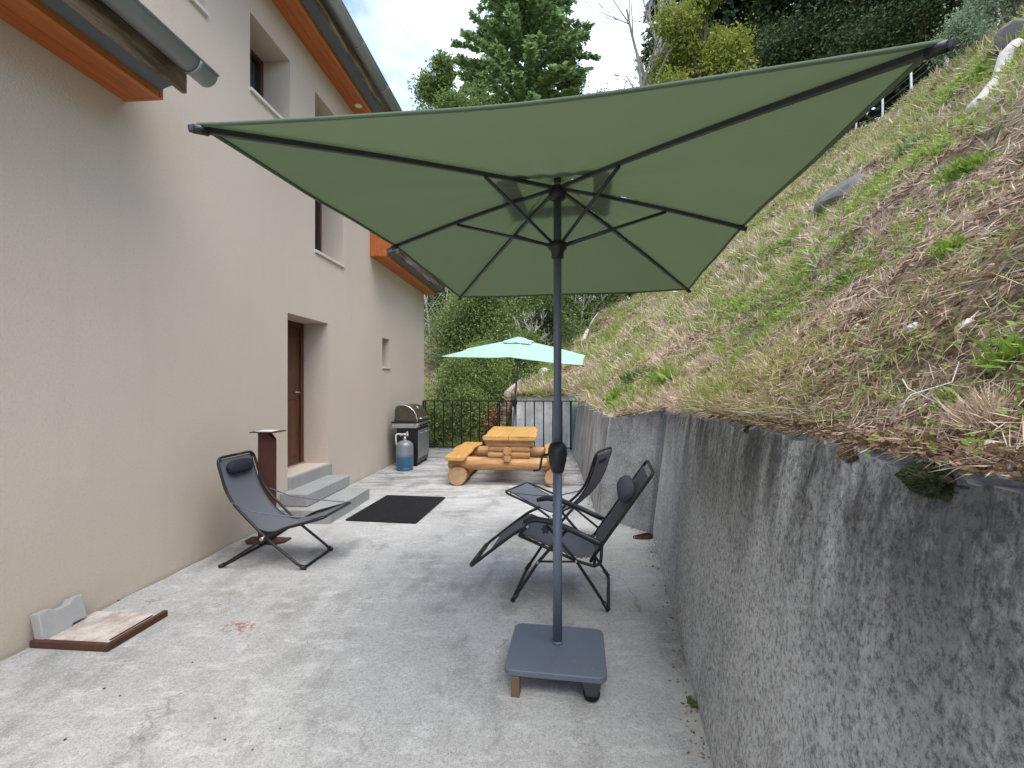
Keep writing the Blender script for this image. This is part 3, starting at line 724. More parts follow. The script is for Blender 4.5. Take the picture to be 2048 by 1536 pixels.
def perp(a):
    r = rng.normal(size=a.shape); r -= a * (np.sum(a * r, 1) / np.sum(a * a, 1))[:, None]; return r / np.linalg.norm(r, axis=1)[:, None]
def hnormal(a, t):
    e = 0.02; p = hill(a, t); q = hill(a + e, t); r = hill(a, t + e)
    n = np.cross(q - p, r - p); n /= np.linalg.norm(n, axis=1)[:, None] + 1e-9; n[n[:, 2] < 0] *= -1; return n
def vnoise(p, s, k):
    q = np.stack([p[:, 0] + .5 * p[:, 2], p[:, 1]], 1) * s + k * 13.7; i = np.floor(q); f = q - i; f = f * f * (3 - 2 * f)
    def h(a, b): v = np.sin(a * 127.1 + b * 311.7 + k * 7.3) * 43758.5453; return v - np.floor(v)
    a, b = i[:, 0], i[:, 1]
    return (h(a, b) * (1 - f[:, 0]) + h(a + 1, b) * f[:, 0]) * (1 - f[:, 1]) + (h(a, b + 1) * (1 - f[:, 0]) + h(a + 1, b + 1) * f[:, 0]) * f[:, 1]
def clumpy(p, s, k):
    return (vnoise(p, s, k) * .5 + vnoise(p, s * 2.3, k + 1) * .3 + vnoise(p, s * 5.1, k + 2) * .2) * 4 - 2
def scatter(n, a0, a1, bias, cond=None):
    a = rng.uniform(a0, a1, n); t = rng.uniform(0.0, 1, n) ** bias
    p = hill(a, t)
    if cond is not None:
        k = cond(p, a, t); a, t, p = a[k], t[k], p[k]
    return a, t, p
def strands(name, n, a0, a1, bias, lmin, lmax, wd, lift, mat, cond=None, along=0.0):
    a, t, p = scatter(n, a0, a1, bias, cond); nn = hnormal(a, t)
    d = rng.normal(size=p.shape); d[:, 0] += along * 0.3; d -= nn * np.sum(d * nn, 1)[:, None]; d /= np.linalg.norm(d, axis=1)[:, None]
    d = d + nn * rng.uniform(0.0, lift, len(p))[:, None]; d /= np.linalg.norm(d, axis=1)[:, None]
    dist = np.linalg.norm(p, axis=1); sc = np.clip(dist / 5.0, 0.22, 2.6)
    L = rng.uniform(lmin, lmax, len(p)) * sc ** 0.6; w = wd * sc * rng.uniform(.6, 1.4, len(p))
    b = perp(d)
    o = quads(name, p + nn * 0.01 + d * (L * 0.4)[:, None], d * (L / 2)[:, None], b * (w / 2)[:, None], mat)
    return o
tag(strands('dry_straw', 260000, 0, 11, 1.6, .05, .16, .0045, .55, M['straw'], lambda p, a, t: clumpy(p, 1.9, 7.0) > -.30), 'dry straw strewn over the hillside above the wall', 'straw', kind='stuff')
tag(strands('brown_litter', 120000, 0, 11, 1.7, .03, .09, .018, .5, M['litter'], lambda p, a, t: clumpy(p, .9, 0.5) < 0.3), 'brown dead leaves and twigs lying on the hillside', 'litter', kind='stuff')
tag(strands('meadow_grass', 230000, 0, 14, 1.35, .05, .15, .006, 1.6, M['grass'], lambda p, a, t: clumpy(p, .8, 2.0) + t * 0.8 > 0.25), 'short green and yellow grass growing on the hillside', 'grass', kind='stuff')
def rosettes(name, n, mat, cond, size, a0=0, a1=10, bias=1.7, k=9):
    a, t, p = scatter(n, a0, a1, bias, cond); nn = hnormal(a, t)
    P = np.repeat(p, k, 0); N = np.repeat(nn, k, 0); dist = np.linalg.norm(P, axis=1); sc = np.clip(dist / 5, 0.25, 2.2)
    d = rdir(len(P)); d -= N * np.sum(d * N, 1)[:, None]; d /= np.linalg.norm(d, axis=1)[:, None]
    up = rng.uniform(0.2, 1.6, len(P))[:, None]; dd = d + N * up; dd /= np.linalg.norm(dd, axis=1)[:, None]
    L = size * rng.uniform(.5, 1.3, len(P)) * sc; b = np.cross(dd, N); b /= np.linalg.norm(b, axis=1)[:, None] + 1e-9
    off = rng.normal(size=P.shape) * size * 0.5
    return quads(name, P + off + N * 0.02 + dd * (L * .6)[:, None], dd * (L * .5)[:, None], b * (L * .22)[:, None], mat)
tag(rosettes('bright_weeds', 20000, M['weed'], lambda p, a, t: clumpy(p, 1.1, 4.4) > 0.26, 0.042, bias=1.4), 'bright yellow-green weeds in patches on the hillside', 'weeds', kind='stuff')
tag(rosettes('leafy_weeds', 14000, M['weed_dark'], lambda p, a, t: clumpy(p, 1.2, 1.1) > 0.4, 0.036, bias=1.4), 'darker green leafy weeds scattered over the hillside', 'weeds', kind='stuff')
tag(strands('near_straw', 130000, .6, 4.2, 1.0, .05, .20, .0045, .4, M['straw'], lambda p, a, t: (np.linalg.norm(p - np.array([0, 0, 1.6]), axis=1) < 4.5)), 'pinkish dry straw matted on the slope right above the near wall', 'straw', kind='stuff')
tag(strands('near_litter', 95000, .6, 4.2, 1.0, .03, .08, .018, .45, M['litter'], lambda p, a, t: (np.linalg.norm(p - np.array([0, 0, 1.6]), axis=1) < 4.0)), 'brown leaf litter lying right above the near wall', 'litter', kind='stuff')
# upright dry and green tufts that give the slope its shaggy relief
def tufts(name, n, k, mat, L, cond, w=.0035):
    a, t, p = scatter(n, 0.4, 11, 1.5, cond); nn = hnormal(a, t); P = np.repeat(p, k, 0); N = np.repeat(nn, k, 0)
    sc = np.clip(np.linalg.norm(P - np.array([0, 0, 1.6]), axis=1) / 5, .22, 2.2); P = P + rng.normal(size=P.shape) * (0.03 * sc)[:, None]
    d = rdir(len(P)) * .75 + N * .5 + np.array([-.25, -.1, .35]); d /= np.linalg.norm(d, axis=1)[:, None]
    l = L * rng.uniform(.5, 1.2, len(P)) * sc ** .8; return quads(name, P + d * (l * .45)[:, None], d * (l * .5)[:, None], perp(d) * (w * sc * rng.uniform(.7, 1.3, len(P)))[:, None], M[mat])
tag(tufts('dry_tufts', 2600, 22, 'straw', .15, lambda p, a, t: clumpy(p, 1.4, 9.0) > -.1), 'shaggy tufts of dry grass all over the hillside', 'grass', kind='stuff')
tag(tufts('green_tufts', 3600, 20, 'grass', .13, lambda p, a, t: clumpy(p, 1.2, 3.0) > 0.0), 'yellow-green grass tufts all over the hillside', 'grass', kind='stuff')
# overhanging fringe along the wall tops
a = rng.uniform(0.3, 9, 9000); t = rng.uniform(0, 0.012, 9000); p = hill(a, t)
d = rdir(len(p)) * 0.7; d[:, 0] -= 0.35; d[:, 2] = d[:, 2] * 0.35 - 0.05; d /= np.linalg.norm(d, axis=1)[:, None]
dz = np.clip(np.linalg.norm(p, axis=1) / 4, .25, 1.2); L = rng.uniform(.03, .14, len(p)) * dz; o = quads('overhanging_straw', p + np.array([-0.01, 0, .012]) + d * (L * .3)[:, None], d * (L / 2)[:, None], perp(d) * (.0025 * dz)[:, None], M['straw'])
a2 = rng.uniform(0.3, 9, 14000); p2 = hill(a2, rng.uniform(0, .006, 14000)); p2[:, 0] += rng.uniform(-.035, .06, 14000); p2[:, 2] += rng.uniform(-.004, .012, 14000)
d2 = rdir(14000); d2[:, 2] *= .35; L2 = rng.uniform(.008, .028, 14000) * np.clip(np.linalg.norm(p2, axis=1) / 3, .4, 1.2)
a3 = rng.uniform(1.0, 2.6, 16000); q3 = hill(a3, rng.uniform(0, .004, 16000)); q3[:, 0] += rng.uniform(-.04, .05, 16000); q3[:, 2] += rng.uniform(-.006, .01, 16000)
d3 = rdir(16000); d3[:, 2] *= .35; L3 = rng.uniform(.004, .014, 16000); p2 = np.concatenate([p2, q3]); d2 = np.concatenate([d2, d3]); L2 = np.concatenate([L2, L3])
tag(quads('wall_top_litter', p2, d2 * L2[:, None], perp(d2) * (L2 * .4)[:, None], M['litter']), 'brown crumbs and leaves spilling onto the wall tops', 'litter', kind='stuff')
tag(o, 'dry straw fringe hanging over the top of the retaining walls', 'straw', kind='stuff')

# ------------------------------------------------------------------ trees and shrubs
def limb_tree(base, H, spread, seed, levels=4, trunk_r=0.18, first=0.25, up=0.5):
    r = random.Random(seed); mb = MB(); tips = []
    def grow(p, d, L, rad, lev):
        pts = [p]; rs = [rad]; n = 4
        for i in range(n):
            d = (d + Vector((r.uniform(-.16, .16), r.uniform(-.16, .16), r.uniform(-.03, .13)))).normalized()
            pts.append(pts[-1] + d * L / n); rs.append(rad * (1 - 0.5 * (i + 1) / n))
        mb.tube(pts, rs, 6 if lev < 2 else 4, caps=False)
        if lev >= levels: tips.extend([(q, L) for q in pts[2:]]); return
        if lev >= levels - 1: tips.extend([(q, L * .7) for q in pts[2:]])
        for k in range(r.randint(3, 4) if lev else 11):
            f = r.uniform(0.3, 1.0) if lev else first + (1 - first) * k / 10
            q = pts[min(n, int(f * n))].lerp(pts[min(n, int(f * n) + 1)], f * n - int(f * n)) if f < 1 else pts[-1]
            az = r.uniform(0, 6.283) if lev else k * 2.4 + r.uniform(-.4, .4)
            if lev == 0:
                nd = Vector((math.cos(az), math.sin(az), up + 0.9 * f)).normalized(); nl = spread * (1.05 - 0.72 * f) * r.uniform(.8, 1.2)
            else:
                nd = (d + Vector((math.cos(az), math.sin(az), r.uniform(-.2, .6))) * 0.85).normalized(); nl = L * r.uniform(.45, .7)
            grow(q, nd, nl, max(.016, rs[min(n, int(f * n))] * (.5 if lev == 0 else .6)), lev + 1)
    grow(Vector(base), Vector((0, 0, 1)), H, trunk_r, 0)
    return mb, tips

def broad_tree(name, base, H, spread, seed, leafmat, nleaf, leaf, label, bark='bark', levels=3, first=0.2, droop=0.0, cl=0.55, up=0.5, group=None, cat='tree'):
    root = empty(name, base, 0, label, cat, group)
    mb, tips = limb_tree((0, 0, 0), H, spread, seed, levels, trunk_r=max(.03, H * 0.014), first=first, up=up)
    mb.build('trunk', M[bark], root, recalc=False)
    if nleaf:
        P = np.array([tuple(q) for q, l in tips]); Lr = np.array([l for q, l in tips])
        i = rng.integers(0, len(P), nleaf)
        c = P[i] + rng.normal(size=(nleaf, 3)) * (np.clip(Lr[i], .3, 1.6) * cl * 0.5)[:, None]
        c[:, 2] -= droop * np.abs(rng.normal(size=nleaf))
        n = rdir(nleaf, 0.7); a = perp(n); b = np.cross(n, a); s = leaf * rng.uniform(.6, 1.3, nleaf)
        quads('crown', c, a * s[:, None], b * (s * .55)[:, None], M[leafmat], root)
    return root

def conifer(name, base, H, Rd, seed, mat, nspray, label, dens=1.0, start=0.06, spray=0.3, droop=0.5, bark='bark', powr=0.85, group=None, width=0.14):
    root = empty(name, base, 0, label, 'tree', group); r = random.Random(seed); mb = MB()
    mb.tube([(0, 0, -.3), (0.05, 0, H * .4), (0, .06, H * .75), (0, 0, H)], [H * .016, H * .011, H * .006, .01], 8)
    C = []; Dv = []; Sz = []
    nl = int(H / 0.42 * dens)
    for k in range(nl):
        f = start + (1 - start) * (k + r.random()) / nl; z = f * H; Lb = Rd * (1 - f) ** powr * r.uniform(.7, 1.15) + .15
        for j in range(r.randint(5, 7)):
            az = r.uniform(0, 6.283); l = Lb * r.uniform(.75, 1.1)
            dirv = Vector((math.cos(az), math.sin(az), 0)); pts = []
            for q in range(5):
                s = q / 4; pts.append(Vector((0, 0, z)) + dirv * l * s + Vector((0, 0, (0.22 * s - droop * s * s) * l)))
            mb.tube(pts, [.02 + .012 * l, .018 + .008 * l, .016, .012, .006], 4, caps=False)
            m = max(6, int(l * nspray))
            for q in range(m):
                s = r.random() ** 0.7; i0 = min(3, int(s * 4)); p = pts[i0].lerp(pts[i0 + 1], s * 4 - i0)
                side = Vector((-dirv.y, dirv.x, 0)) * r.choice((-1, 1)) * r.uniform(.2, 1.1)
                dv = (dirv * r.uniform(.2, .9) + side + Vector((0, 0, -r.uniform(0.0, 1.1) * droop * 1.6 + .1))).normalized()
                C.append(p + Vector((r.gauss(0, .07), r.gauss(0, .07), r.gauss(0, .06)))); Dv.append(dv); Sz.append(spray * r.uniform(.5, 1.3))
    mb.build('trunk', M[bark], root, recalc=False)
    C = np.array([tuple(x) for x in C]); Dv = np.array([tuple(x) for x in Dv]); Sz = np.array(Sz)
    b = perp(Dv)
    quads('crown', C + Dv * (Sz * .45)[:, None], Dv * (Sz * .5)[:, None], b * (Sz * width)[:, None], M[mat], root)
    return root
def hz(X, Y):
    h = BVH.ray_cast(Vector((X, Y, 200)), Vector((0, 0, -1)))
    return h[0].z if h[0] else 0.0
def at_px(u, Y):
    X = (u - 1024) * Y / FPX; return (X, Y, hz(X, Y) - 0.15)

conifer('larch_tree', at_px(1056, 29), 31, 8.4, 21, 'needle_soft', 60, 'tall light green conical tree in the centre against the sky', 1.25, .05, .34, .2, powr=.9, width=.26)
broad_tree('birch_tree', at_px(955, 27), 12.6, 4.4, 31, 'leaf_mid', 60000, .085, 'airy leafy tree left of the tall conical tree', 'bark', 3, .3, cl=.9)
broad_tree('slender_tree', at_px(1178, 31), 18.0, 3.6, 32, 'leaf_mid', 22000, .085, 'thin leafy tree right behind the tall conical tree', 'bark', 3, .35, cl=.9)
broad_tree('bare_tree', at_px(1240, 26), 19.5, 6.0, 37, 'leaf_dark', 0, .1, 'leafless tree with fine pale twigs against the sky', 'bark_pale', 4, .35, up=.9)
broad_tree('hazel_tree', at_px(1372, 24), 12.0, 3.6, 41, 'leaf_yellow', 50000, .085, 'rounded yellow-green tree just above the parasol edge', 'bark', 3, .2, cl=.9)
SPR = 'dark spruces on the slope'
c1 = conifer('spruce_tree', at_px(1335, 33), 27, 4.4, 51, 'needle', 20, 'dark spruce with drooping branches right of the leafless tree', 1.0, .05, .55, .7, width=.22, group=SPR)
c2 = conifer('spruce_tree', at_px(1450, 31), 24, 4.2, 52, 'needle', 20, 'dark spruce directly behind the yellow-green tree', 1.0, .05, .55, .75, width=.22, group=SPR)
def spruce_copy(src, u, Y, rz, sc, label):
    c = copy_tree(src); c.location = at_px(u, Y); c.rotation_euler = (0, 0, rz); c.scale = (sc, sc, sc); c['label'] = label; return c
spruce_copy(c1, 1560, 33, 1.1, .9, 'dark spruce between the yellow-green tree and the dark wood')
spruce_copy(c2, 1400, 38, 2.0, 1.1, 'tall spruce in the second row behind the yellow-green tree')
spruce_copy(c1, 1500, 40, 3.3, 1.1, 'spruce in the second row left of the dark wood')
spruce_copy(c2, 1655, 36, 4.1, .95, 'spruce deep inside the dark wood above the parasol')
spruce_copy(c1, 1800, 30, 5.2, .85, 'spruce behind the dark beeches near the fence')
spruce_copy(c2, 1930, 24, .4, .85, 'spruce at the right end of the dark wood')
spruce_copy(c1, 900, 34, 2.6, .42, 'low spruce behind the house corner at the left')
spruce_copy(c2, 990, 36, 1.6, .42, 'low spruce behind the shrubs left of the far parasol')
spruce_copy(c1, 1120, 34, .8, .40, 'low spruce behind the shrubs right of the far parasol')
spruce_copy(c2, 1230, 33, 3.9, .40, 'low spruce under the leafless tree')
spruce_copy(c1, 820, 33, 4.9, .42, 'low spruce mostly hidden by the house corner')
b1 = broad_tree('beech_tree', at_px(1600, 28), 15, 5.0, 61, 'leaf_dark', 60000, .10, 'dark leafy beech above the right half of the parasol', 'bark', 3, .08, cl=1.0, group='dark beeches of the wood')
def beech_copy(u, Y, rz, sc, label):
    c = copy_tree(b1); c.location = at_px(u, Y); c.rotation_euler = (0, 0, rz); c.scale = (sc,) * 3; c['label'] = label
beech_copy(1700, 25, 1.3, .95, 'dark beech in the middle of the wood above the fence')
beech_copy(1800, 23, 2.6, .85, 'dark beech behind the white fence post')
beech_copy(1890, 21, 4.0, .8, 'dark beech at the corner of the parasol')
beech_copy(1520, 30, 5.0, .9, 'dark beech beside the yellow-green tree')
beech_copy(1960, 19, .7, .75, 'dark beech behind the grassy crest at the right')

shr = [ # u, Y, H, spread, mat, n, leaf, label
    (930, 19, 2.4, 1.4, 'leaf_mid', 9000, .075, 'mid green shrub next to the house corner behind the railing'),
    (955, 18, 3.4, 1.9, 'leaf_light', 13000, .075, 'fresh green shrub left of the far parasol'),
    (1010, 20, 4.3, 2.2, 'leaf_mid', 15000, .08, 'tall green shrub behind the far parasol top'),
    (1075, 21, 4.2, 2.2, 'leaf_mid', 14000, .08, 'green shrub right behind the near parasol pole'),
    (1150, 24, 4.2, 2.3, 'leaf_mid', 12000, .09, 'green shrub at the foot of the slope right of the pole'),
    (1235, 27, 4.6, 2.4, 'leaf_dark', 12000, .10, 'dark shrub on the slope under the parasol edge'),
    (985, 15.5, 2.0, 1.1, 'leaf_light', 8000, .06, 'bright green bush directly behind the railing'),
    (1035, 16.5, 2.1, 1.1, 'leaf_light', 6500, .06, 'bright bush between the far parasol pole and the rail'),
    (1085, 17.5, 1.8, 1.0, 'leaf_dark', 5500, .065, 'dark bush beside the white log'),
    (872, 13.6, .9, .6, 'leaf_mid', 4000, .055, 'low green bush at the left end of the railing'),
    (1000, 13.4, .95, .5, 'fern', 3500, .05, 'rust-brown dry bush behind the railing and table'),
    (915, 14.6, 1.6, 1.0, 'leaf_light', 8000, .055, 'bright green bush filling the gap behind the barbecue'),
    (955, 15.0, 1.9, 1.1, 'leaf_mid', 8000, .06, 'mid green bush behind the left half of the railing'),
    (945, 13.8, 1.2, .8, 'leaf_light', 4500, .05, 'low grassy bush behind the barbecue end of the railing'),
    (1330, 27, 4.0, 2.2, 'leaf_dark', 9000, .10, 'dark shrub hidden behind the right parasol edge'),
    (870, 24, 4.6, 2.4, 'leaf_dark', 9000, .09, 'dark shrub in shade behind the house corner')]
for k, (u, Y, H, sp, mt, n, lf, lab) in enumerate(shr):
    broad_tree('shrub', at_px(u, Y), H, sp, 70 + k, mt, int(n * 2), lf * .62, lab, 'bark', 2, .02, cl=1.1, up=.25, group='shrubs beyond the railing', cat='shrub')
for k, (u, Y, H, sp, lab) in enumerate([(1158, 22, 4.2, 2.0, 'bare pale shrub with grey twigs on the slope right of the pole'), (862, 20, 4.0, 1.8, 'bare pale shrub beside the house corner beyond the railing'), (1062, 16.2, 2.2, 1.2, 'small bare shrub behind the far parasol pole')]):
    broad_tree('bare_shrub', at_px(u, Y), H, sp, 140 + k, 'leaf_mid', 0, .05, lab, 'bark_pale', 3, .05, up=.5, group='bare shrubs beyond the railing', cat='shrub')
for k, (u, v, H, sp, mt, n, lab) in enumerate([(1935, 90, 1.1, .8, 'leaf_grey', 9000, 'silvery tall weeds at the top of the slope beside the fence post'),
                                               (2030, 55, 1.3, .9, 'leaf_grey', 9000, 'silvery bush in the top right corner of the slope')]):
    p, nn = on_hill(u, v)
    if p is None: p = Vector(at_px(u, 13))
    broad_tree('crest_bush', p - Vector((0, 0, .1)), H, sp, 90 + k, mt, n, .032, lab, 'bark', 2, .02, cl=.9, up=.8, cat='bush')

# ------------------------------------------------------------------ fence on the crest
fence = empty('wire_fence', (13.3, 14, 11.1), 0, 'white posts and wire of the fence along the top of the slope', 'fence')
fp = [(12.0, 9.6, 10.4), (12.7, 12, 10.75), (13.2, 14, 11.1), (13.9, 16, 11.55), (14.5, 18, 12.0), (14.95, 20, 12.35), (15.4, 22.5, 12.75), (15.75, 25, 13.35)]
tops = []
for k, q in enumerate(fp):
    z = hz(q[0], q[1]); q = Vector((q[0], q[1], z)) - fence.location
    r = 0.06 if k == 2 else 0.04
    MB().tube([q - Vector((0, 0, .2)), q + Vector((.03 * (k % 3 - 1), 0, 1.15 + .08 * (k % 2)))], [r, r * .9], 8).build('post', M['post_white'], fence, bevel=.006)
    tops.append(q)
for h in (0.3, 0.6, 0.85, 1.1):
    MB().tube([q + Vector((0, 0, h)) for q in tops], 0.006, 4).build('wire', M['zinc'], fence)

# ------------------------------------------------------------------ stones, roots, twigs on the slope
def rock(name, u, v, sx, sy, sz, mat, label, seed, cat='rock', rot=0.0, group=None):
    p, nn = on_hill(u, v); k = (p - cam.location).length / FPX; sx, sy, sz = sx * k, sy * k, sz * k; bm = bmesh.new(); bmesh.ops.create_icosphere(bm, subdivisions=3, radius=1)
    r = random.Random(seed); planes = [(Vector((r.gauss(0, 1), r.gauss(0, 1), r.gauss(0, 1))).normalized(), r.uniform(.55, .9)) for _ in range(9)]
    for vv in bm.verts:
        for pn, d in planes:
            e = vv.co.dot(pn) - d
            if e > 0: vv.co -= pn * e * 0.92
        vv.co += Vector((r.uniform(-.03, .03),) * 3); vv.co = Vector((vv.co.x * sx, vv.co.y * sy, vv.co.z * sz))
    me = bpy.data.meshes.new(name); bm.to_mesh(me); bm.free()
    o = link(name, me, M[mat]); o.location = p + nn * sz * 0.25
    o.rotation_euler = (Matrix.Rotation(rot, 3, 'Y') @ nn.to_track_quat('Z', 'Y').to_matrix()).to_euler() if nn else (0, 0, 0)
    return tag(o, label, cat, group)
rock('boulder', 1688, 398, 46, 30, 20, 'boulder', 'grey flat boulder sticking out of the middle of the slope', 3, rot=-.2)
rock('stone', 1826, 661, 17, 12, 9, 'stone', 'white stone on the slope, largest of those by the bright weeds', 4, 'stone')
rock('stone', 1936, 651, 13, 10, 8, 'stone', 'white stone at the right edge beyond the bright weeds', 5, 'stone')
rock('stone', 1716, 658, 11, 9, 7, 'stone', 'small white stone in the bright weed patch', 6, 'stone')
rock('stone', 1880, 600, 7, 6, 5, 'stone', 'small white stone above the bright weed patch', 7, 'stone')
rock('stone', 1622, 815, 14, 11, 10, 'boulder', 'small brown-grey stone in the dark litter above the wall', 8, 'stone')
rock('stone', 1975, 893, 16, 11, 8, 'stone', 'pale stone near the wall top at the right edge', 9, 'stone')
rock('stone', 2030, 968, 26, 18, 12, 'stone', 'white flat stone lying on the wall top in the right corner', 10, 'stone')
rock('white_log', 1092, 745, 24, 12, 9, 'stone', 'white pale rock on the bank beside the near parasol pole', 11, 'rock', rot=.3)
rock('boulder', 2040, 75, 26, 22, 18, 'boulder', 'grey boulder at the top right corner of the slope', 12)
def root(name, px, r0, mat, label, lift=.05, cat='wood', side=None):
    pts = []
    for k, (u, v) in enumerate(px):
        p, nn = on_hill(u, v)
        if p is not None: pts.append(p + nn * (lift + .02 * math.sin(k * 2)))
    if r0 < .02: k_ = (pts[0] - cam.location).length / 4.5; r0 *= k_; pts = [q + Vector((0, 0, lift * (k_ - 1))) for q in pts]
    n = len(pts); mb = MB(); mb.tube(pts, [r0 * (1 - .7 * i / (n - 1)) for i in range(n)], 7)
    if side:
        for (i, du) in side:
            q = pts[i]; mb.tube([q, q + Vector(du) * .5 + Vector((0, 0, .05)), q + Vector(du)], [r0 * .5, r0 * .35, r0 * .12], 6)
    return tag(mb.build(name, M[mat]), label, cat)
root('tree_root', [(2046, 95), (2020, 120), (2000, 165), (1978, 200), (1955, 225), (1940, 238)], .10, 'driftwood', 'bleached grey tree root lying near the top right of the slope', side=[(1, (.3, .2, .1)), (2, (.25, -.2, -.1))])
root('dead_branch', [(1036, 795), (1042, 770), (1040, 748), (1048, 735), (1060, 728)], .09, 'driftwood', 'bleached branch standing behind the far parasol pole', .35, 'branch', side=[(2, (.3, .1, .3)), (3, (-.3, .1, .3)), (2, (-.15, 0, .5))])
root('dead_branch', [(1165, 690), (1178, 665), (1192, 645), (1205, 632)], .09, 'driftwood', 'grey dead branch on the slope edge right of the pole', .1, 'branch', side=[(1, (.5, .2, .8)), (2, (-.4, .2, .9))])
root('dead_branch', [(850, 650), (862, 660), (875, 672), (885, 690)], .06, 'driftwood', 'pale fallen branch on the bank beside the house corner', .15, 'branch', side=[(1, (.5, .2, .4)), (2, (-.5, .1, .5))])
root('dry_stalk', [(1450, 868), (1500, 852), (1545, 830), (1580, 800)], .006, 'post_white', 'long dry stalk slanting over the dark litter above the wall', .05, 'stalk')
root('dry_stalk', [(1545, 872), (1620, 866), (1680, 840), (1705, 800), (1725, 785)], .006, 'rust', 'curved reddish stalk arching above the wall top', .05, 'stalk')
root('dry_stalk', [(1840, 840), (1900, 800), (1955, 755), (1975, 720)], .007, 'post_white', 'pale dry stalk leaning by the yellow grass tuft', .08, 'stalk')
root('dry_stalk', [(1860, 760), (1890, 790), (1930, 800)], .006, 'post_white', 'short broken stalk crossing the leaning one', .08, 'stalk')

def tuft(name, u, v, mat, n, L, label, spread=.12, w=.004, cat='plant', up=1.2):
    p, nn = on_hill(u, v); k = min(1.6, max(.2, (p - cam.location).length / 4.5)); L *= k; spread *= k * .5; w *= k
    c = np.array(p)[None] + rng.normal(size=(n, 3)) * np.array([spread, spread, .02]); c[:, 2] -= .02
    d = rdir(n, up); d[:, 0] -= .15; l = L * rng.uniform(.4, 1.1, n)
    o = quads(name, c + d * (l * .5)[:, None], d * (l * .5)[:, None], perp(d) * (w * rng.uniform(.6, 1.4, n))[:, None], M[mat])
    return tag(o, label, cat)
tuft('grass_tuft', 1985, 838, 'straw', 700, .30, 'yellow dry grass tuft at the right edge above the wall', .13)
tuft('weed_plant', 1685, 845, 'weed_dark', 110, .11, 'green leafy weed at the wall top', .04, .018, up=.8)
tuft('weed_plant', 1345, 760, 'weed', 160, .16, 'upright bright weed above the grey panel', .09, .014)
tuft('weed_plant', 1240, 800, 'weed', 160, .14, 'bright weed near the wall top behind the sling chair', .10, .014)
tuft('weed_plant', 1270, 760, 'weed_dark', 140, .14, 'leafy weed on the slope above the far wall', .09, .016)
tuft('weed_plant', 2030, 720, 'weed', 160, .2, 'bright weed clump cut by the right picture edge', .11, .018)
tuft('weed_plant', 1910, 805, 'weed', 120, .12, 'low bright weed beside the yellow dry tuft', .07, .014)
tuft('weed_plant', 1700, 560, 'weed_dark', 220, .10, 'dark green weed below the boulder', .09, .010)
tuft('weed_plant', 1905, 500, 'weed', 420, .10, 'bright weed high on the slope at the right', .10, .009)
tuft('weed_plant', 1955, 340, 'weed', 480, .12, 'bright weed clump below the tree root', .12, .010)
tuft('weed_plant', 1840, 300, 'weed_dark', 480, .12, 'grey-green weed between boulder and fence', .13, .010)

# moss on the wall top
def moss(Y, z, label, s, seed):
    r = random.Random(seed); bm = bmesh.new(); bmesh.ops.create_icosphere(bm, subdivisions=4, radius=1)
    for v in bm.verts:
        f = 1 + .22 * math.sin(v.co.x * 7 + seed) * math.sin(v.co.y * 6 + v.co.z * 5) + r.uniform(-.12, .12)
        v.co = Vector((v.co.x * s * .6 * f, v.co.y * s * 2.0 * f, v.co.z * s * .75 * f))
    me = bpy.data.meshes.new('moss'); bm.to_mesh(me); bm.free(); o = link('moss_clump', me, M['moss'])
    o.location = (rw1(Y) + .155 * z / 1.3 + .02, Y, z - .01); o.rotation_euler = (0, 0, -.2); 
    n = 2200; d = rdir(n, .2); c = d * np.array([s * .62, s * 2.0, s * .75]); L = rng.uniform(.003, .009, n)
    fz = quads('moss_fringe', c, d * L[:, None], perp(d) * .0015, M['litter'] if seed == 1 else M['leaf_dark'], o); fz['kind'] = 'stuff'
    return tag(o, label, 'moss')
moss(1.16, 1.43, 'dark moss cushion on the wall edge, farther of the two big ones', .028, 1)
moss(0.87, 1.425, 'dark moss cushion hanging over the wall edge nearest the right border', .04, 2)
moss(2.05, 1.405, 'small black moss patch on the wall edge above the stains', .018, 3)

# ------------------------------------------------------------------ railing
rail = empty('railing', (-0.3, 11.3, 0), 0, 'black iron railing with vertical bars at the far end of the patio', 'railing')
RA, RB = Vector((wall_x(11.42) + .02, 11.42, 0)) - rail.location, Vector((1.60, 11.18, 0)) - rail.location
def rl(t, z): p = RA.lerp(RB, t); return Vector((p.x, p.y, z))
ax = (RB - RA).normalized(); rot = Matrix.Rotation(math.atan2(ax.y, ax.x), 4, 'Z'); LEN = (RB - RA).length
MX = Matrix.Translation(RA) @ rot
MB().box(0, LEN, -.02, .02, 1.17, 1.195, MX).build('top_rail', M['iron'], rail, bevel=.003)
MB().box(0, LEN - .12, -.015, .015, .03, .055, MX).build('bottom_rail', M['iron'], rail, bevel=.003)
nb = 17; bar = MB().box(-.014, .014, -.014, .014, .056, 1.169).mesh('bar'); bar.materials.append(M['iron'])
for k in range(nb):
    o = bpy.data.objects.new('bar', bar); COL.objects.link(o); o.parent = rail; o.location = rl((k + .3) / nb, 0); o.rotation_euler = (0, 0, math.atan2(ax.y, ax.x))
for k, t in enumerate((.004, .5, .955)):
    MB().box(-.02, .02, -.02, .02, -.05 if k < 2 else -.05, 1.169).build('post', M['iron'], rail, bevel=.003).location = rl(t, 0)

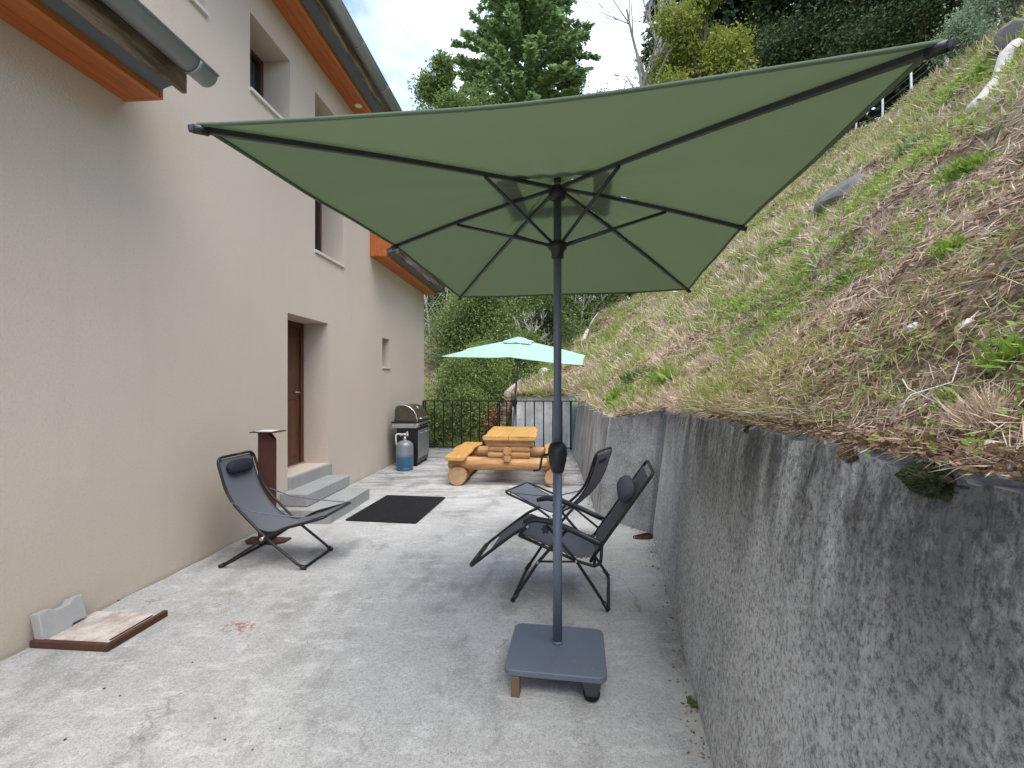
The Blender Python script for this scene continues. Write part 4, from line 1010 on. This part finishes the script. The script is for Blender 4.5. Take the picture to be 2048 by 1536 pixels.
# ------------------------------------------------------------------ parasols
def parasol(name, loc, rz, canopy_mat, label, half=(0.98, 1.395), zc=2.37, zm=2.423, zh=2.705, base=True, tilt=0.0):
    root = empty(name, loc, rz, label, 'parasol')
    top = root
    hw, hl = half
    ends = [Vector((-hw, -hl, zc)), Vector((hw, -hl, zc)), Vector((hw, 0, zm)), Vector((hw, hl, zc)), Vector((-hw, hl, zc)), Vector((-hw, 0, zm))]
    hub = Vector((0, 0, zh)); TT = Matrix.Translation(hub) @ Matrix.Rotation(tilt, 4, 'Y') @ Matrix.Translation(-hub)
    def ribp(k, t):
        p = hub.lerp(ends[k], t); p.z += 0.012 * math.sin(math.pi * min(1, t)); return p
    cm = MB(); nT, nW = 16, 26; t0 = {}
    pairs = [(0, 1), (1, 2), (2, 3), (3, 4), (4, 5), (5, 0)]
    hs = 0.20
    def surf(i, j, t, w):
        a, b = ribp(i, t), ribp(j, t); p = a.lerp(b, w)
        f = 4 * w * (1 - w); p.z -= 0.018 * f * t; c = Vector((0, 0, p.z)); sag = 0.022 * f * t * t
        p.x *= 1 - sag; p.y *= 1 - sag; p.z += .0035 * math.sin(w * 23 + i * 2) * (1.1 - t) + .004 * math.sin(w * 9 + i) * f * t; return p + Vector((0, 0, .018))
    def tstart(i, j, w):
        e = ends[i].lerp(ends[j], w); return hs / max(abs(e.x), abs(e.y))
    for (i, j) in pairs:
        cm.grid(lambda a, b, i=i, j=j: TT @ surf(i, j, tstart(i, j, b) + (1.0 - tstart(i, j, b)) * a, b), nT, nW)
    cn_ = cm.build('canopy', M[canopy_mat], top, recalc=False)
    hem = MB(); loop = []
    for (i, j) in pairs:
        for q in range(nW): loop.append(TT @ (surf(i, j, 1.0, q / nW) + Vector((0, 0, -.004))))
    hem.tube(loop, .007, 6, closed=True); hem.build('hem', M[canopy_mat], cn_)
    vm = MB(); vs = 0.30
    def vsurf(i, j, a, w):
        e = ends[i].lerp(ends[j], w); t = a * vs / max(abs(e.x), abs(e.y)); p = surf(i, j, t, w); p.z += .055 - .03 * a + .006 * math.sin(a * 9 + w * 12); return TT @ p
    for (i, j) in pairs: vm.grid(lambda a, b, i=i, j=j: vsurf(i, j, a, b), 6, 8)
    vm.build('vent', M[canopy_mat], cn_, recalc=False)
    MB().lathe([(.0, .075), (.012, .07), (.018, .05), (.012, .03), (.02, .025), (.02, .0)], 14, mat=TT @ Matrix.Translation((0, 0, zh + .03))).build('finial', M['black_plastic'], top)
    run_z = zh - 0.325
    for k in range(6):
        r = MB(); pts = [TT @ (ribp(k, t)) for t in [.03 + .985 * q / 10 for q in range(11)]]
        r.tube(pts, .013, 4); rb = r.build('rib', M['rib_metal'], top, bevel=.002)
        e = ends[k] - hub; en = e.normalized(); tip = TT @ ends[k]
        MB().tube([TT @ (ends[k] - en * .025), TT @ (ends[k] + en * .016)], [.0155, .014], 8).build('rib_cap', M['black_plastic'], rb)
        ts = .32 if k not in (2, 5) else .60
        a = TT @ (ribp(k, ts) - Vector((0, 0, .012))); az = math.atan2(e.y, e.x)
        sp = TT @ Vector((.04 * math.cos(az), .04 * math.sin(az), run_z + .005))
        MB().tube([sp, a], .009, 6).build('strut', M['rib_metal'], rb)
    MB().lathe([(.022, -.06), (.045, -.05), (.05, -.02), (.05, .012), (.03, .02)], 18, mat=TT @ Matrix.Translation((0, 0, zh - .01))).build('hub', M['black_plastic'], top)
    MB().lathe([(.028, -.075), (.034, -.07), (.036, -.03), (.052, -.02), (.055, .012), (.045, .02), (.029, .025)], 18, (0, 0, run_z)).build('runner', M['black_plastic'], top)
    MB().lathe([(.0225, 1.21), (.0225, zh - .015)], 20, (0, 0, 0)).build('upper_pole', M['grey_pole'], top)
    lz = 0.14 if base else 0.06
    MB().lathe([(.026, lz), (.026, 1.14)], 20).build('lower_pole', M['grey_pole'], top)
    MB().lathe([(.027, lz), (.031, lz + .002), (.029, lz + .012), (.0262, lz + .014)], 20).build('pole_weld', M['grey_pole'], top)
    cb = MB().lathe([(.027, 1.10), (.034, 1.105), (.048, 1.16), (.056, 1.21), (.053, 1.235), (.043, 1.262), (.03, 1.27), (.024, 1.272)], 20).build('crank_housing', M['black_plastic'], top)
    cb2 = MB().tube(fillet([(-.045, 0, 1.20), (-.085, -.01, 1.20), (-.098, -.02, 1.115), (-.135, -.03, 1.112)], .012), .0065, 8)
    cb2.build('crank_handle', M['black_plastic'], cb)
    return root
near = parasol('parasol', (0.257, 2.598, 0), R(-9.9), 'canopy', 'large sage green rectangular parasol on a grey wheeled base in the foreground')
# base plate of the near parasol
def rounded(cx, cy, hx, hy, r, k=6):
    out = []
    for (sx, sy, a0) in ((1, 1, 0), (-1, 1, 90), (-1, -1, 180), (1, -1, 270)):
        for i in range(k + 1):
            a = R(a0 + 90 * i / k); out.append((cx + sx * (hx - r) + r * math.cos(a), cy + sy * (hy - r) + r * math.sin(a)))
    return out
bp = MB().prism(rounded(0, 0, .262, .235, .045), .108, .14, lambda a, b, h: (a, b, h)).build('base_plate', M['plate'], near, bevel=.006, seg=3)
bp.location = (-.0, -.05, 0); bp.rotation_euler = (0, 0, R(1.5))
for sx in (-.20,):
    for sy in (-.235, .16): MB().box(sx - .022, sx + .022, sy, sy + .05, 0, .107).build('wooden_block', M['block_wood'], bp, bevel=.003)
for sx in (.185,):
    for sy in (-.20, .18):
        fk = MB().prism([(-.05, .107), (.05, .107), (.028, .035), (-.028, .035)], sy - .028, sy + .012, lambda a, b, h: (sx + a, h, b)); fk.build('caster_fork', M['rib_metal'], bp, bevel=.005)
        MB().lathe([(.008, -.02), (.036, -.02), (.042, -.012), (.042, .012), (.036, .02), (.008, .02)], 24, mat=Matrix.Translation((sx, sy + .0, .042)) @ Matrix.Rotation(R(90), 4, 'X') @ Matrix.Scale(1, 4)).build('caster_wheel', M['rubber'], bp)
far = parasol('parasol', (0.05, 10.0, 0), R(82), 'canopy_far', 'mint green parasol standing behind the log picnic table', base=False, tilt=R(-9), half=(0.98, 1.42), zc=2.2, zm=2.27, zh=2.56)
far.rotation_euler = (R(4.0), 0, R(80)); far.location.x = -0.02
MB().lathe([(.24, 0), (.24, .045), (.20, .06), (.04, .075), (.03, .14)], 28).build('base_disc', M['black_plastic'], far)

# ------------------------------------------------------------------ log picnic table
TL = Vector((-0.06, 7.15, 0)); tab = empty('log_picnic_table', TL, -math.atan(0.085), 'honey-coloured log picnic table with attached benches near the railing', 'picnic table')
def slab(x0, x1, y0, y1, z0, z1, seed, wav=.02, under=.03, inner=0):
    r = random.Random(seed); n = 24; ph = [r.uniform(0, 6.28) for _ in range(6)]; mb = MB(); rows = []
    for i in range(n + 1):
        t = i / n; y = y0 + (y1 - y0) * t
        xl = x0 + wav * (math.sin(t * 5 + ph[0]) + .5 * math.sin(t * 13 + ph[1])); xr = x1 + wav * (math.sin(t * 4 + ph[2]) + .5 * math.sin(t * 11 + ph[3]))
        if inner > 0: xr = x1
        if inner < 0: xl = x0
        ul, ur = (0 if inner < 0 else 1), (0 if inner > 0 else 1)
        e = .002 * math.sin(t * 17 + ph[4]); er = (1 if 0 < i < n else .6)
        rows.append([(xl + under * ul, y, z0), (xl, y, (z0 + z1) / 2 + .01), (xl + .012 * ul, y, z1 - .008 * ul), (xl + .03, y, z1 + e), ((xl + xr) / 2, y + (.015 * math.sin(ph[5]) if i in (0, n) else 0), z1 + e * .5),
                     (xr - .03, y, z1 - e), (xr - .012 * ur, y, z1 - .008 * ur), (xr, y, (z0 + z1) / 2 + .01), (xr - under * ur, y, z0)])
    m = 9; vs = [q for row in rows for q in row]
    fs = [(i * m + j, (i + 1) * m + j, (i + 1) * m + (j + 1) % m, i * m + (j + 1) % m) for i in range(n) for j in range(m)]
    fs += [tuple(range(m - 1, -1, -1)), tuple(n * m + k for k in range(m))]
    mb.add(vs, fs); return mb
def log(name, p, q, r, seed, mat, ends=True, parent=tab, n=18, tp=.95):
    rr = random.Random(seed); p, q = Vector(p), Vector(q); d = q - p; k = 14; pts = []; rs = []
    for i in range(k + 1):
        t = i / k; pts.append(p + d * t + Vector((rr.uniform(-.003, .003), rr.uniform(-.003, .003), rr.uniform(-.003, .003)))); rs.append(r * (1 + (tp - 1) * t) * (1 + .03 * math.sin(t * 9 + seed) + rr.uniform(-.012, .012)))
    o = MB().tube(pts, rs, n, caps=True).build(name, mat, parent, bevel=.006)
    if ends:
        u = d.normalized()
        for c, s, ra in ((p, -1, rs[0]), (q, 1, rs[-1])): MB().tube([c + u * s * .0005, c + u * s * .003], ra * .93, n).build('log_end', M['log_end'], o)
    return o
slab(-.425, -.0015, 0.05, 1.62, .71, .79, 1, inner=1).build('table_plank', M['table_top'], tab, bevel=.01)
slab(.0015, .425, 0.05, 1.63, .71, .79, 2, inner=-1).build('table_plank', M['table_top'], tab, bevel=.01)
slab(-1.02, -.66, -.06, 1.72, .40, .475, 3, .025, .05).build('bench', M['table_top'], tab, bevel=.012)
slab(.57, .90, -.06, 1.72, .40, .475, 4, .025, .05).build('bench', M['table_top'], tab, bevel=.012)
for x, s in ((-.83, 1), (.69, 2)): log('foot_log', (x + .02, .02, .145), (x + .02, 1.72, .145), .145, s, M['log_y'])
for y, s in ((.18, 5), (1.45, 6)):
    log('cross_log', (-.97, y,   .335), (.84, y, .325), .102, s, M['log_x'], ends=False)
    log('support_log', (-.33, y - .01, .475), (.33, y - .01, .475), .055, s + 3, M['log_x'], ends=False)
    log('support_log', (-.33, y - .01, .57), (.33, y - .01, .57), .052, s + 7, M['log_x'], ends=False)
    MB().prism([(-.40, .708), (.40, .708), (.36, .615), (-.36, .615)], y - .06, y + .05, lambda a, b, h: (a, h, b)).build('table_batten', M['log_x'], tab, bevel=.012)
for z, r_, s in ((.545, .066, 11), (.43, .058, 12)): log('long_log', (-.02, .035, z), (-.02, 1.6, z), r_, s, M['log_y'], ends=False)

# ------------------------------------------------------------------ barbecue
gr = empty('gas_barbecue', (-2.02, 9.28, 0), -math.atan(HK), 'gas barbecue with bronze lid and black cart against the house wall', 'barbecue')
y0, y1 = -.36, .44
MB().box(-.19, .22, y0, y1, .06, .74).build('cart', M['grill_black'], gr, bevel=.008)
for k in range(2):
    a, b = (y0 + .03 + k * .385, y0 + .03 + k * .385 + .375); dd = MB().box(.222, .238, a, b, .15, .70).build('cart_door', M['door_steel'], gr, bevel=.005)
    MB().tube(fillet([(.238, a + .05, .645), (.275, a + .05, .645), (.275, b - .05, .645), (.238, b - .05, .645)], .015), .009, 8).build('handle', M['steel'], dd)
MB().prism([(-.27, .745), (.20, .745), (.262, .77), (.262, .84), (-.27, .84)], y0 - .07, y1 + .07, lambda a, b, h: (a, h, b)).build('steel_band', M['steel'], gr, bevel=.015)
MB().box(-.275, .22, y0 - .075, y1 + .075, .842, .872).build('top_frame', M['grill_black'], gr, bevel=.008)
kn = []
for k in range(4):
    y = y0 + .06 + k * .2
    MB().lathe([(.026, 0), (.026, .022), (.02, .034), (0, .035)], 16, mat=Matrix.Translation((.262, y, .805)) @ Matrix.Rotation(R(90), 4, 'Y')).build('knob', M['grill_black'], gr)
prof = [(-.235, .874), (-.235, 1.10), (-.20, 1.165), (-.12, 1.19), (-.03, 1.185), (.06, 1.15), (.14, 1.085), (.19, 1.0), (.215, .90), (.215, .874)]
lid = MB().prism(prof, y0 + .01, y1 - .01, lambda a, b, h: (a, h, b)).build('lid', M['lid_brown'], gr, bevel=.006)
MB().tube([(a, y0 + .008, b) for a, b in prof], .011, 8).build('lid_rim', M['steel'], lid)
MB().tube(fillet([(.20, y0 + .12, .93), (.27, y0 + .12, .925), (.27, y1 - .12, .925), (.20, y1 - .12, .93)], .03), .013, 8).build('lid_handle', M['steel'], lid)
MB().lathe([(.028, 0), (.032, .01), (0, .014)], 20, mat=Matrix.Translation((.10, .05, 1.125)) @ Matrix.Rotation(R(52), 4, 'Y')).build('thermometer', M['white_plastic'], lid)
MB().lathe([(.0, -.002), (.024, -.002), (.026, .006), (0, .008)], 16, mat=Matrix.Translation((.02, y0 - .001, .63)) @ Matrix.Rotation(R(90), 4, 'X') @ Matrix.Diagonal((1, 2.2, 1, 1))).build('side_grip', M['white_plastic'], gr)
for x in (-.13, .17):
    for y in (y0 + .05, y1 - .05): MB().lathe([(.006, -.016), (.03, -.016), (.034, -.01), (.034, .01), (.03, .016), (.006, .016)], 16, mat=Matrix.Translation((x, y, .034)) @ Matrix.Rotation(R(90), 4, 'X')).build('wheel', M['rubber'], gr)
# gas bottle
gb = empty('gas_cylinder', (-2.0, 8.58, 0), 0, 'blue gas cylinder with a grey reflection painted in, standing in front of the barbecue', 'gas cylinder')
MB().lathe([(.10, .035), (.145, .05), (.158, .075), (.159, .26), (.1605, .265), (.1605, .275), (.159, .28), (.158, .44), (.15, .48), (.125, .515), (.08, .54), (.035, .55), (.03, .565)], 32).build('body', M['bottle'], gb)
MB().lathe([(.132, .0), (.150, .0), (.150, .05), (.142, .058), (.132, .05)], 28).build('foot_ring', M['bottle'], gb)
MB().lathe([(.028, .56), (.028, .60), (.018, .605), (.018, .64), (.03, .645), (.03, .665), (0, .667)], 16).build('valve', M['steel'], gb)
MB().tube(fillet([(-.145, .0, .42), (-.165, .0, .54), (-.165, 0, .655), (-.12, 0, .67), (-.05, .02, .655), (-.02, .02, .645)], .03), .012, 8).build('hose', M['white_plastic'], gb)
MB().tube(fillet([(-.07, -.06, .645), (-.03, -.02, .665), (.02, .0, .66)], .02), .022, 10).build('regulator', M['block'], gb)

# ------------------------------------------------------------------ door mat
mt = empty('rubber_mat', (-1.44, 5.91, 0), R(-8), 'black ribbed rubber mat lying in front of the entrance steps', 'mat')
MB().prism(rounded(0, 0, .43, .60, .02), .003, .010, lambda a, b, h: (a, b, h)).build('sheet', M['rubber'], mt)
rm = MB()
for k in range(44): x = -.415 + .83 * k / 43; rm.box(x - .005, x + .005, -.585, .585, .0105, .016)
for k in range(24): y = -.585 + 1.17 * k / 23; rm.box(-.42, .42, y - .005, y + .005, .0108, .0145)
tag(rm.build('ribs', M['rubber'], mt), kind='stuff')
MB().tube([Vector((a, b, .011)) for a, b in rounded(0, 0, .427, .597, .02)], .0075, 6, closed=True).build('border', M['rubber'], mt)

# ------------------------------------------------------------------ steel post by the door
sp = empty('steel_stele', (-2.49, 4.68, 0), R(-4), 'reddish brown steel post with a white top plate beside the steps', 'post')
MB().prism([(-.078, .02), (.078, .02), (.078, 1.04), (.02, 1.11), (-.078, 1.11)], -.035, .035, lambda a, b, h: (a, h, b)).build('column', M['rust_brown'], sp, bevel=.003)
tp_ = MB().box(-.12, .14, -.11, .11, 1.112, 1.122).build('top_plate', M['rust_brown'], sp, bevel=.002)
MB().box(-.075, .09, -.075, .075, 1.1225, 1.127).build('paper_sheet', M['white_plastic'], tp_)
MB().prism([(-.21, -.04), (-.14, -.11), (.12, -.11), (.21, -.04), (.21, .08), (-.21, .08)], 0, .02, lambda a, b, h: (a, b, h)).build('foot_plate', M['rust'], sp, bevel=.003)

# ------------------------------------------------------------------ sling chairs
def sling_chair(name, loc, rz, label):
    """local +x is forward, width along y; rear feet at x = 0"""
    root = empty(name, loc, rz, label, 'chair', 'folding sling chairs'); w = .27; r = .0125
    A = [(0, .012), (.39, .262), (.56, .355), (.93, .462)]           # rear foot to front rail
    B = [(-.07, .945), (.02, .66), (.10, .54), (.385, .272), (.735, .014)]   # top to front foot
    def P(q, y): return Vector((q[0], y, q[1]))
    MB().tube(fillet([P(q, -w) for q in A] + [P(q, w) for q in reversed(A)], .06, 5), r, 8, closed=False).build('rear_leg_frame', M['iron'], root)
    MB().tube(fillet([P(A[0], -w), P(A[0], w)], .03), r, 8).build('rear_foot_bar', M['iron'], root)
    wi = w - .03
    pts = [P(q, -wi) for q in B] + [P(q, wi) for q in reversed(B)]
    mid = (pts[0] + pts[-1]) / 2
    MB().tube(fillet([mid] + pts + [mid], .075, 6), r, 8).build('back_frame', M['iron'], root)
    # sling
    prof = [(-.075, .925), (-.04, .80), (.03, .62), (.14, .46), (.27, .345), (.40, .305), (.55, .335), (.72, .395), (.90, .462), (.945, .462)]
    cv = [Vector((a, 0, b)) for a, b in prof]
    def cr_(t):
        f = t * (len(cv) - 1); i = min(len(cv) - 2, int(f)); s = f - i
        p0, p1, p2, p3 = cv[max(0, i - 1)], cv[i], cv[i + 1], cv[min(len(cv) - 1, i + 2)]
        return .5 * ((2 * p1) + (-p0 + p2) * s + (2 * p0 - 5 * p1 + 4 * p2 - p3) * s * s + (-p0 + 3 * p1 - 3 * p2 + p3) * s ** 3)
    def sf(a, b):
        p = cr_(a); y = (b * 2 - 1) * (.225 - .02 * math.sin(a * math.pi)); p = p.copy(); p.y = y
        p.z -= .022 * (1 - (b * 2 - 1) ** 2) * math.sin(a * math.pi); return p
    sg = MB().grid(sf, 36, 10).build('sling', M['sling'], root, solid=.003, recalc=False)
    for s in (-1, 1):
        MB().tube([sf(k / 24, 0 if s < 0 else 1) for k in range(25)], .006, 6).build('edge_piping', M['cushion'], sg)
        MB().tube([(.085, s * w, .575), (.30, s * (w + .01), .50), (.55, s * (w + .012), .475), (.86, s * w, .462)], .006, 6).build('arm_strap', M['grey_pole'], root)
        MB().tube([(.385, s * (w - .04), .268), (.385, s * (w + .02), .268)], .016, 10).build('pivot', M['steel'], root)
        MB().tube([(-.015, s * w, .012), (.03, s * w, .034)], .017, 8).build('foot_cap', M['black_plastic'], root)
        MB().tube([(.755, s * (wi - .02), .012), (.715, s * wi, .032)], .018, 8).build('foot_cap', M['black_plastic'], root)
    n = Vector((.9, 0, .38)).normalized()
    def pf(a, b):
        th = a * 2 * math.pi; y = (b * 2 - 1) * .165; e = max(.02, (1 - min(1, abs(b * 2 - 1)) ** 6)) ** .5
        c = Vector((-.035, y, .835)); u = Vector((-.33, 0, .94)); return c + n * (.036 * math.cos(th) * e + .015) + u * (.062 * math.sin(th) * e)
    MB().grid(pf, 18, 30).build('head_cushion', M['cushion'], root, recalc=False)
    return root
sling_chair('sling_chair', (-2.50, 4.27, 0), math.atan2(-.085, .76), 'grey folding sling chair with black head cushion beside the house wall')
c = sling_chair('sling_chair', (.86, 4.62, 0), R(150), 'grey folding sling chair in front of the dark wall panel, behind the recliner')

# ------------------------------------------------------------------ zero-gravity recliner
zg = empty('recliner', (.737, 3.51, 0), math.atan2(.14, -.668), 'black framed zero-gravity recliner with grey fabric behind the parasol pole', 'recliner')
def zero_g():
    w = .30; r = .0115
    def P(a, b, y): return Vector((a, y, b))
    def both(pts, rr, name, mat, inset=0.0, join=True):
        L = [P(a, b, -w + inset) for a, b in pts]; Q = [P(a, b, w - inset) for a, b in reversed(pts)]
        return MB().tube(fillet(L + Q, .05, 5), rr, 8).build(name, M[mat], zg)
    # crossed legs, each a U with its bar on the ground
    both([(.46, .60), (.225, .345), (0, .012)], r, 'leg_frame', 'iron') if False else None
    def legs(foot, mid, topq, name):
        L = [P(*topq, -w + .012), P(*mid, -w + .012), P(*foot, -w + .012), P(*foot, w - .012), P(*mid, w - .012), P(*topq, w - .012)]
        MB().tube(fillet(L, .04, 5), r, 8).build(name, M['iron'], zg)
    legs((0.0, .012), (.2256, .342), (.44, .585), 'rear_legs'); legs((.69, .012), (.50, .31), (.285, .565), 'front_legs')
    # seat frame, back frame, leg rest
    seat = [(.64, .487), (.42, .405), (.2256, .335), (.10, .305), (.055, .33), (.045, .475)]
    for s in (-1, 1): MB().tube(fillet([P(a, b, s * (w - .03)) for a, b in seat], .05, 5), r, 8).build('seat_frame', M['iron'], zg)
    back = [(.128, .335), (.02, .50), (-.305, .985)]
    both(back, r, 'back_frame', 'iron', .03)
    rest = [(.575, .555), (.66, .515), (.80, .405), (1.02, .225)]
    both(rest, r, 'leg_rest_frame', 'iron', .035)
    MB().tube([P(.10, .305, -w + .03), P(.10, .305, w - .03)], r, 8).build('cross_bar', M['iron'], zg)
    MB().tube([P(.64, .487, -w + .03), P(.64, .487, w - .03)], r, 8).build('cross_bar', M['iron'], zg)
    for s in (-1, 1):
        MB().tube([P(.50, .315, s * (w - .012)), P(.23, .335, s * (w - .012))], .008, 6).build('side_strut', M['iron'], zg)
        arm = MB(); pts = [(.60, .605), (.52, .628), (.40, .615), (.24, .56), (.10, .50), (.035, .475)]
        prof = fillet([P(a, b, s * (w + .012)) for a, b in pts], .05, 4)
        arm.tube(prof, [.016] + [.0215] * (len(prof) - 2) + [.016], 10); ao = arm.build('armrest', M['black_plastic'], zg)
        MB().lathe([(.014, -.012), (.02, -.01), (.02, .01), (.014, .012)], 10, mat=Matrix.Translation((.44, s * (w + .035), .565)) @ Matrix.Rotation(R(90), 4, 'X')).build('lock_knob', M['black_plastic'], zg)
        kb = MB()
        for q in range(6): a = q * math.pi / 3; kb.tube([(.44, s * (w + .035), .565), (.44 + .03 * math.cos(a), s * (w + .035), .565 + .03 * math.sin(a))], .008, 6)
        kb.build('knob_star', M['black_plastic'], zg)
        for (a, b) in ((.2256, .342), (.045, .475), (.575, .565), (.50, .312)): MB().tube([P(a, b, s * (w - .02)), P(a, b, s * (w + .012))], .008, 10).build('bolt', M['steel'], zg)
        for (a, b, c_, d) in ((.69, .012, .655, .066), (0, .012, .036, .064)): MB().tube([P(a, b + .002, s * (w - .012)), P(c_, d, s * (w - .012))], .0165, 8).build('foot_cap', M['black_plastic'], zg)
    MB().tube([P(1.02, .225, -w + .08), P(1.02, .225, w - .08)], .019, 8).build('foot_grip', M['black_plastic'], zg)
    # fabric, inset from the frame and laced to it
    wi = w - .062
    def sheet(pts, name, sag, n=24, wv=wi):
        cv = [Vector((a, 0, b)) for a, b in pts]
        def cp(t):
            f = t * (len(cv) - 1); i = min(len(cv) - 2, int(f)); return cv[i].lerp(cv[i + 1], f - i)
        def fn(a, b):
            p = cp(a).copy(); k = b * 2 - 1; p.y = k * (wv - .006 * math.cos(a * 70)); p.z -= sag * (1 - k * k) * (.4 + .6 * math.sin(a * math.pi)); return p
        return MB().grid(fn, n * 3, 8).build(name, M['sling'], zg, solid=.004, recalc=False), cp
    f1, cp1 = sheet([(-.275, .945), (-.15, .76), (0, .53), (.10, .385)], 'back_fabric', .03)
    f2, cp2 = sheet([(.11, .365), (.22, .35), (.42, .415), (.60, .485), (.66, .50), (.78, .415), (.90, .32)], 'seat_fabric', .03)
    for cp, nm in ((cp1, 14), (cp2, 20)):
        lm = MB()
        for s in (-1, 1):
            pts = []
            for k in range(nm * 2 + 1):
                p = cp(k / (nm * 2)).copy(); p.y = s * (wi - .004 if k % 2 == 0 else w - .03); pts.append(p)
            lm.tube(pts, .0035, 5)
        tag(lm.build('lacing', M['black_plastic'], zg), kind='stuff')
    # head cushion on the front of the back
    u = Vector((-.42, 0, .64)).normalized(); n = Vector((.64, 0, .42)).normalized()
    def pf(a, b):
        th = a * 2 * math.pi; k = b * 2 - 1; e = math.sqrt(max(.0004, 1 - abs(k) ** 14)); c = Vector((-.165, k * .20, .785))
        return c + n * (.055 * math.cos(th) * e + .05) + u * (.075 * math.sin(th) * e)
    MB().grid(pf, 20, 40).build('head_cushion', M['cushion_grey'], zg, recalc=False)
zero_g()

# ------------------------------------------------------------------ small things on the patio
def hl(s, d, z=0): # house frame to world
    c, sn = 1 / K, HK / K
    return Vector((HX + d * c + s * sn, s * c - d * sn, z))
cb = MB().prism([(0, 0), (.16, 0), (.18, .035), (.27, .035), (.27, .19), (.205, .19), (.175, .165), (.10, .165), (.065, .19), (0, .19)], 0, .062, lambda a, b, h: (h, a, b)).build('concrete_block', M['block'], None, bevel=.008, seg=3)
cb.location = hl(2.82, .055, .002); cb.rotation_euler = (0, R(-13), -math.atan(HK)); tag(cb, 'grey notched concrete block leaning on the house wall', 'concrete block')
hc = empty('hatch', hl(2.80, .30), -math.atan(HK), 'rusty steel framed hatch with pale infill on the patio by the wall', 'hatch')
MB().box(-.24, .225, .03, .395, .004, .034).build('infill', M['hatch'], hc, bevel=.004)
hcf = MB(); hcf.box(-.26, .255, -.002, .028, .002, .044); hcf.build('frame_bar', M['rust'], hc, bevel=.003)
MB().box(.227, .257, .030, .43, .002, .042).build('frame_bar', M['rust'], hc, bevel=.003)
MB().box(.20, .212, .06, .36, .0345, .040).build('frame_bar', M['rust'], hc, bevel=.002)
rc = empty('wire_coil', (1.36, 4.78, 0), 0, 'rusty coil of wire on the ground at the foot of the wall panel', 'wire coil')
for k in range(5):
    pts = [(.09 * (1 - .1 * k) * math.cos(a) * 1.1 + .01 * k, .055 * (1 - .08 * k) * math.sin(a), .008 + .007 * k + .004 * math.sin(a * 3 + k)) for a in [i * 2 * math.pi / 24 for i in range(24)]]
    MB().tube(pts, .005, 6, closed=True).build('wire_turn', M['rust'], rc)
hs_ = MB().tube([(-2.08 + .16 * math.cos(a * 1.0), 8.12 + .11 * math.sin(a), .006) for a in [i * .3 for i in range(17)]], .004, 6).build('thin_cable', M['zinc'])
tag(hs_, 'thin grey cable loop on the concrete before the gas cylinder', 'cable')
lab = ['dead leaf', 'pebble']
spots = [(208, 1378, .012), (240, 1392, .010), (615, 1285, .007), (385, 1325, .009), (130, 1480, .012), (430, 1437, .010), (265, 1254, .02), (237, 1202, .016), (450, 1480, .009), (505, 1500, .008), (560, 1458, .007)]
dm = bpy.data.meshes
for k, (u, v, s) in enumerate(spots):
    Y = EYE * FPX / (v - 768); X = (u - 1024) * Y / FPX; bm = bmesh.new(); s *= .6; bmesh.ops.create_icosphere(bm, subdivisions=1, radius=s)
    for vv in bm.verts: vv.co = Vector((vv.co.x * random.uniform(.7, 1.3), vv.co.y * random.uniform(.7, 1.2), vv.co.z * .45))
    me = dm.new('earth_crumb'); bm.to_mesh(me); bm.free(); o = link('earth_crumb', me, M['soil']); o.location = (X, Y, s * .3)
    tag(o, 'small dark crumb of earth on the pale patio concrete', 'crumb', 'earth crumbs on the patio')
# weeds in the joint at the foot of the walls
for (x, y, lab) in ((rw1(2.3) - .02, 2.3, 'tiny green weed in the joint at the foot of the near wall'), (1.35, 9.2, 'small weed at the foot of the pale far wall')):
    n = 60; c = np.array([x, y, .0])[None] + rng.normal(size=(n, 3)) * np.array([.012, .02, .0]); d = rdir(n, 1.0); d[:, 2] = np.abs(d[:, 2]); l = .035 * rng.uniform(.4, 1.2, n)
    tag(quads('joint_weed', c + d * (l * .5)[:, None], d * (l * .5)[:, None], perp(d) * (l * .25)[:, None], M['weed_dark']), lab, 'weed')

# grit and dead leaves that gather along the foot of the retaining walls
n = 900; yy = rng.uniform(.8, 11, n); xx = np.array([patio_right(v) - .05 for v in yy]) - np.abs(rng.normal(size=n)) * .05
c = np.stack([xx, yy, np.full(n, .006)], 1); d = rdir(n); d[:, 2] *= .25; L = rng.uniform(.004, .014, n)
tag(quads('wall_foot_debris', c, d * L[:, None], perp(d) * (L * .5)[:, None], M['litter']), 'brown crumbs and dead leaves along the foot of the retaining walls', 'litter', kind='stuff')
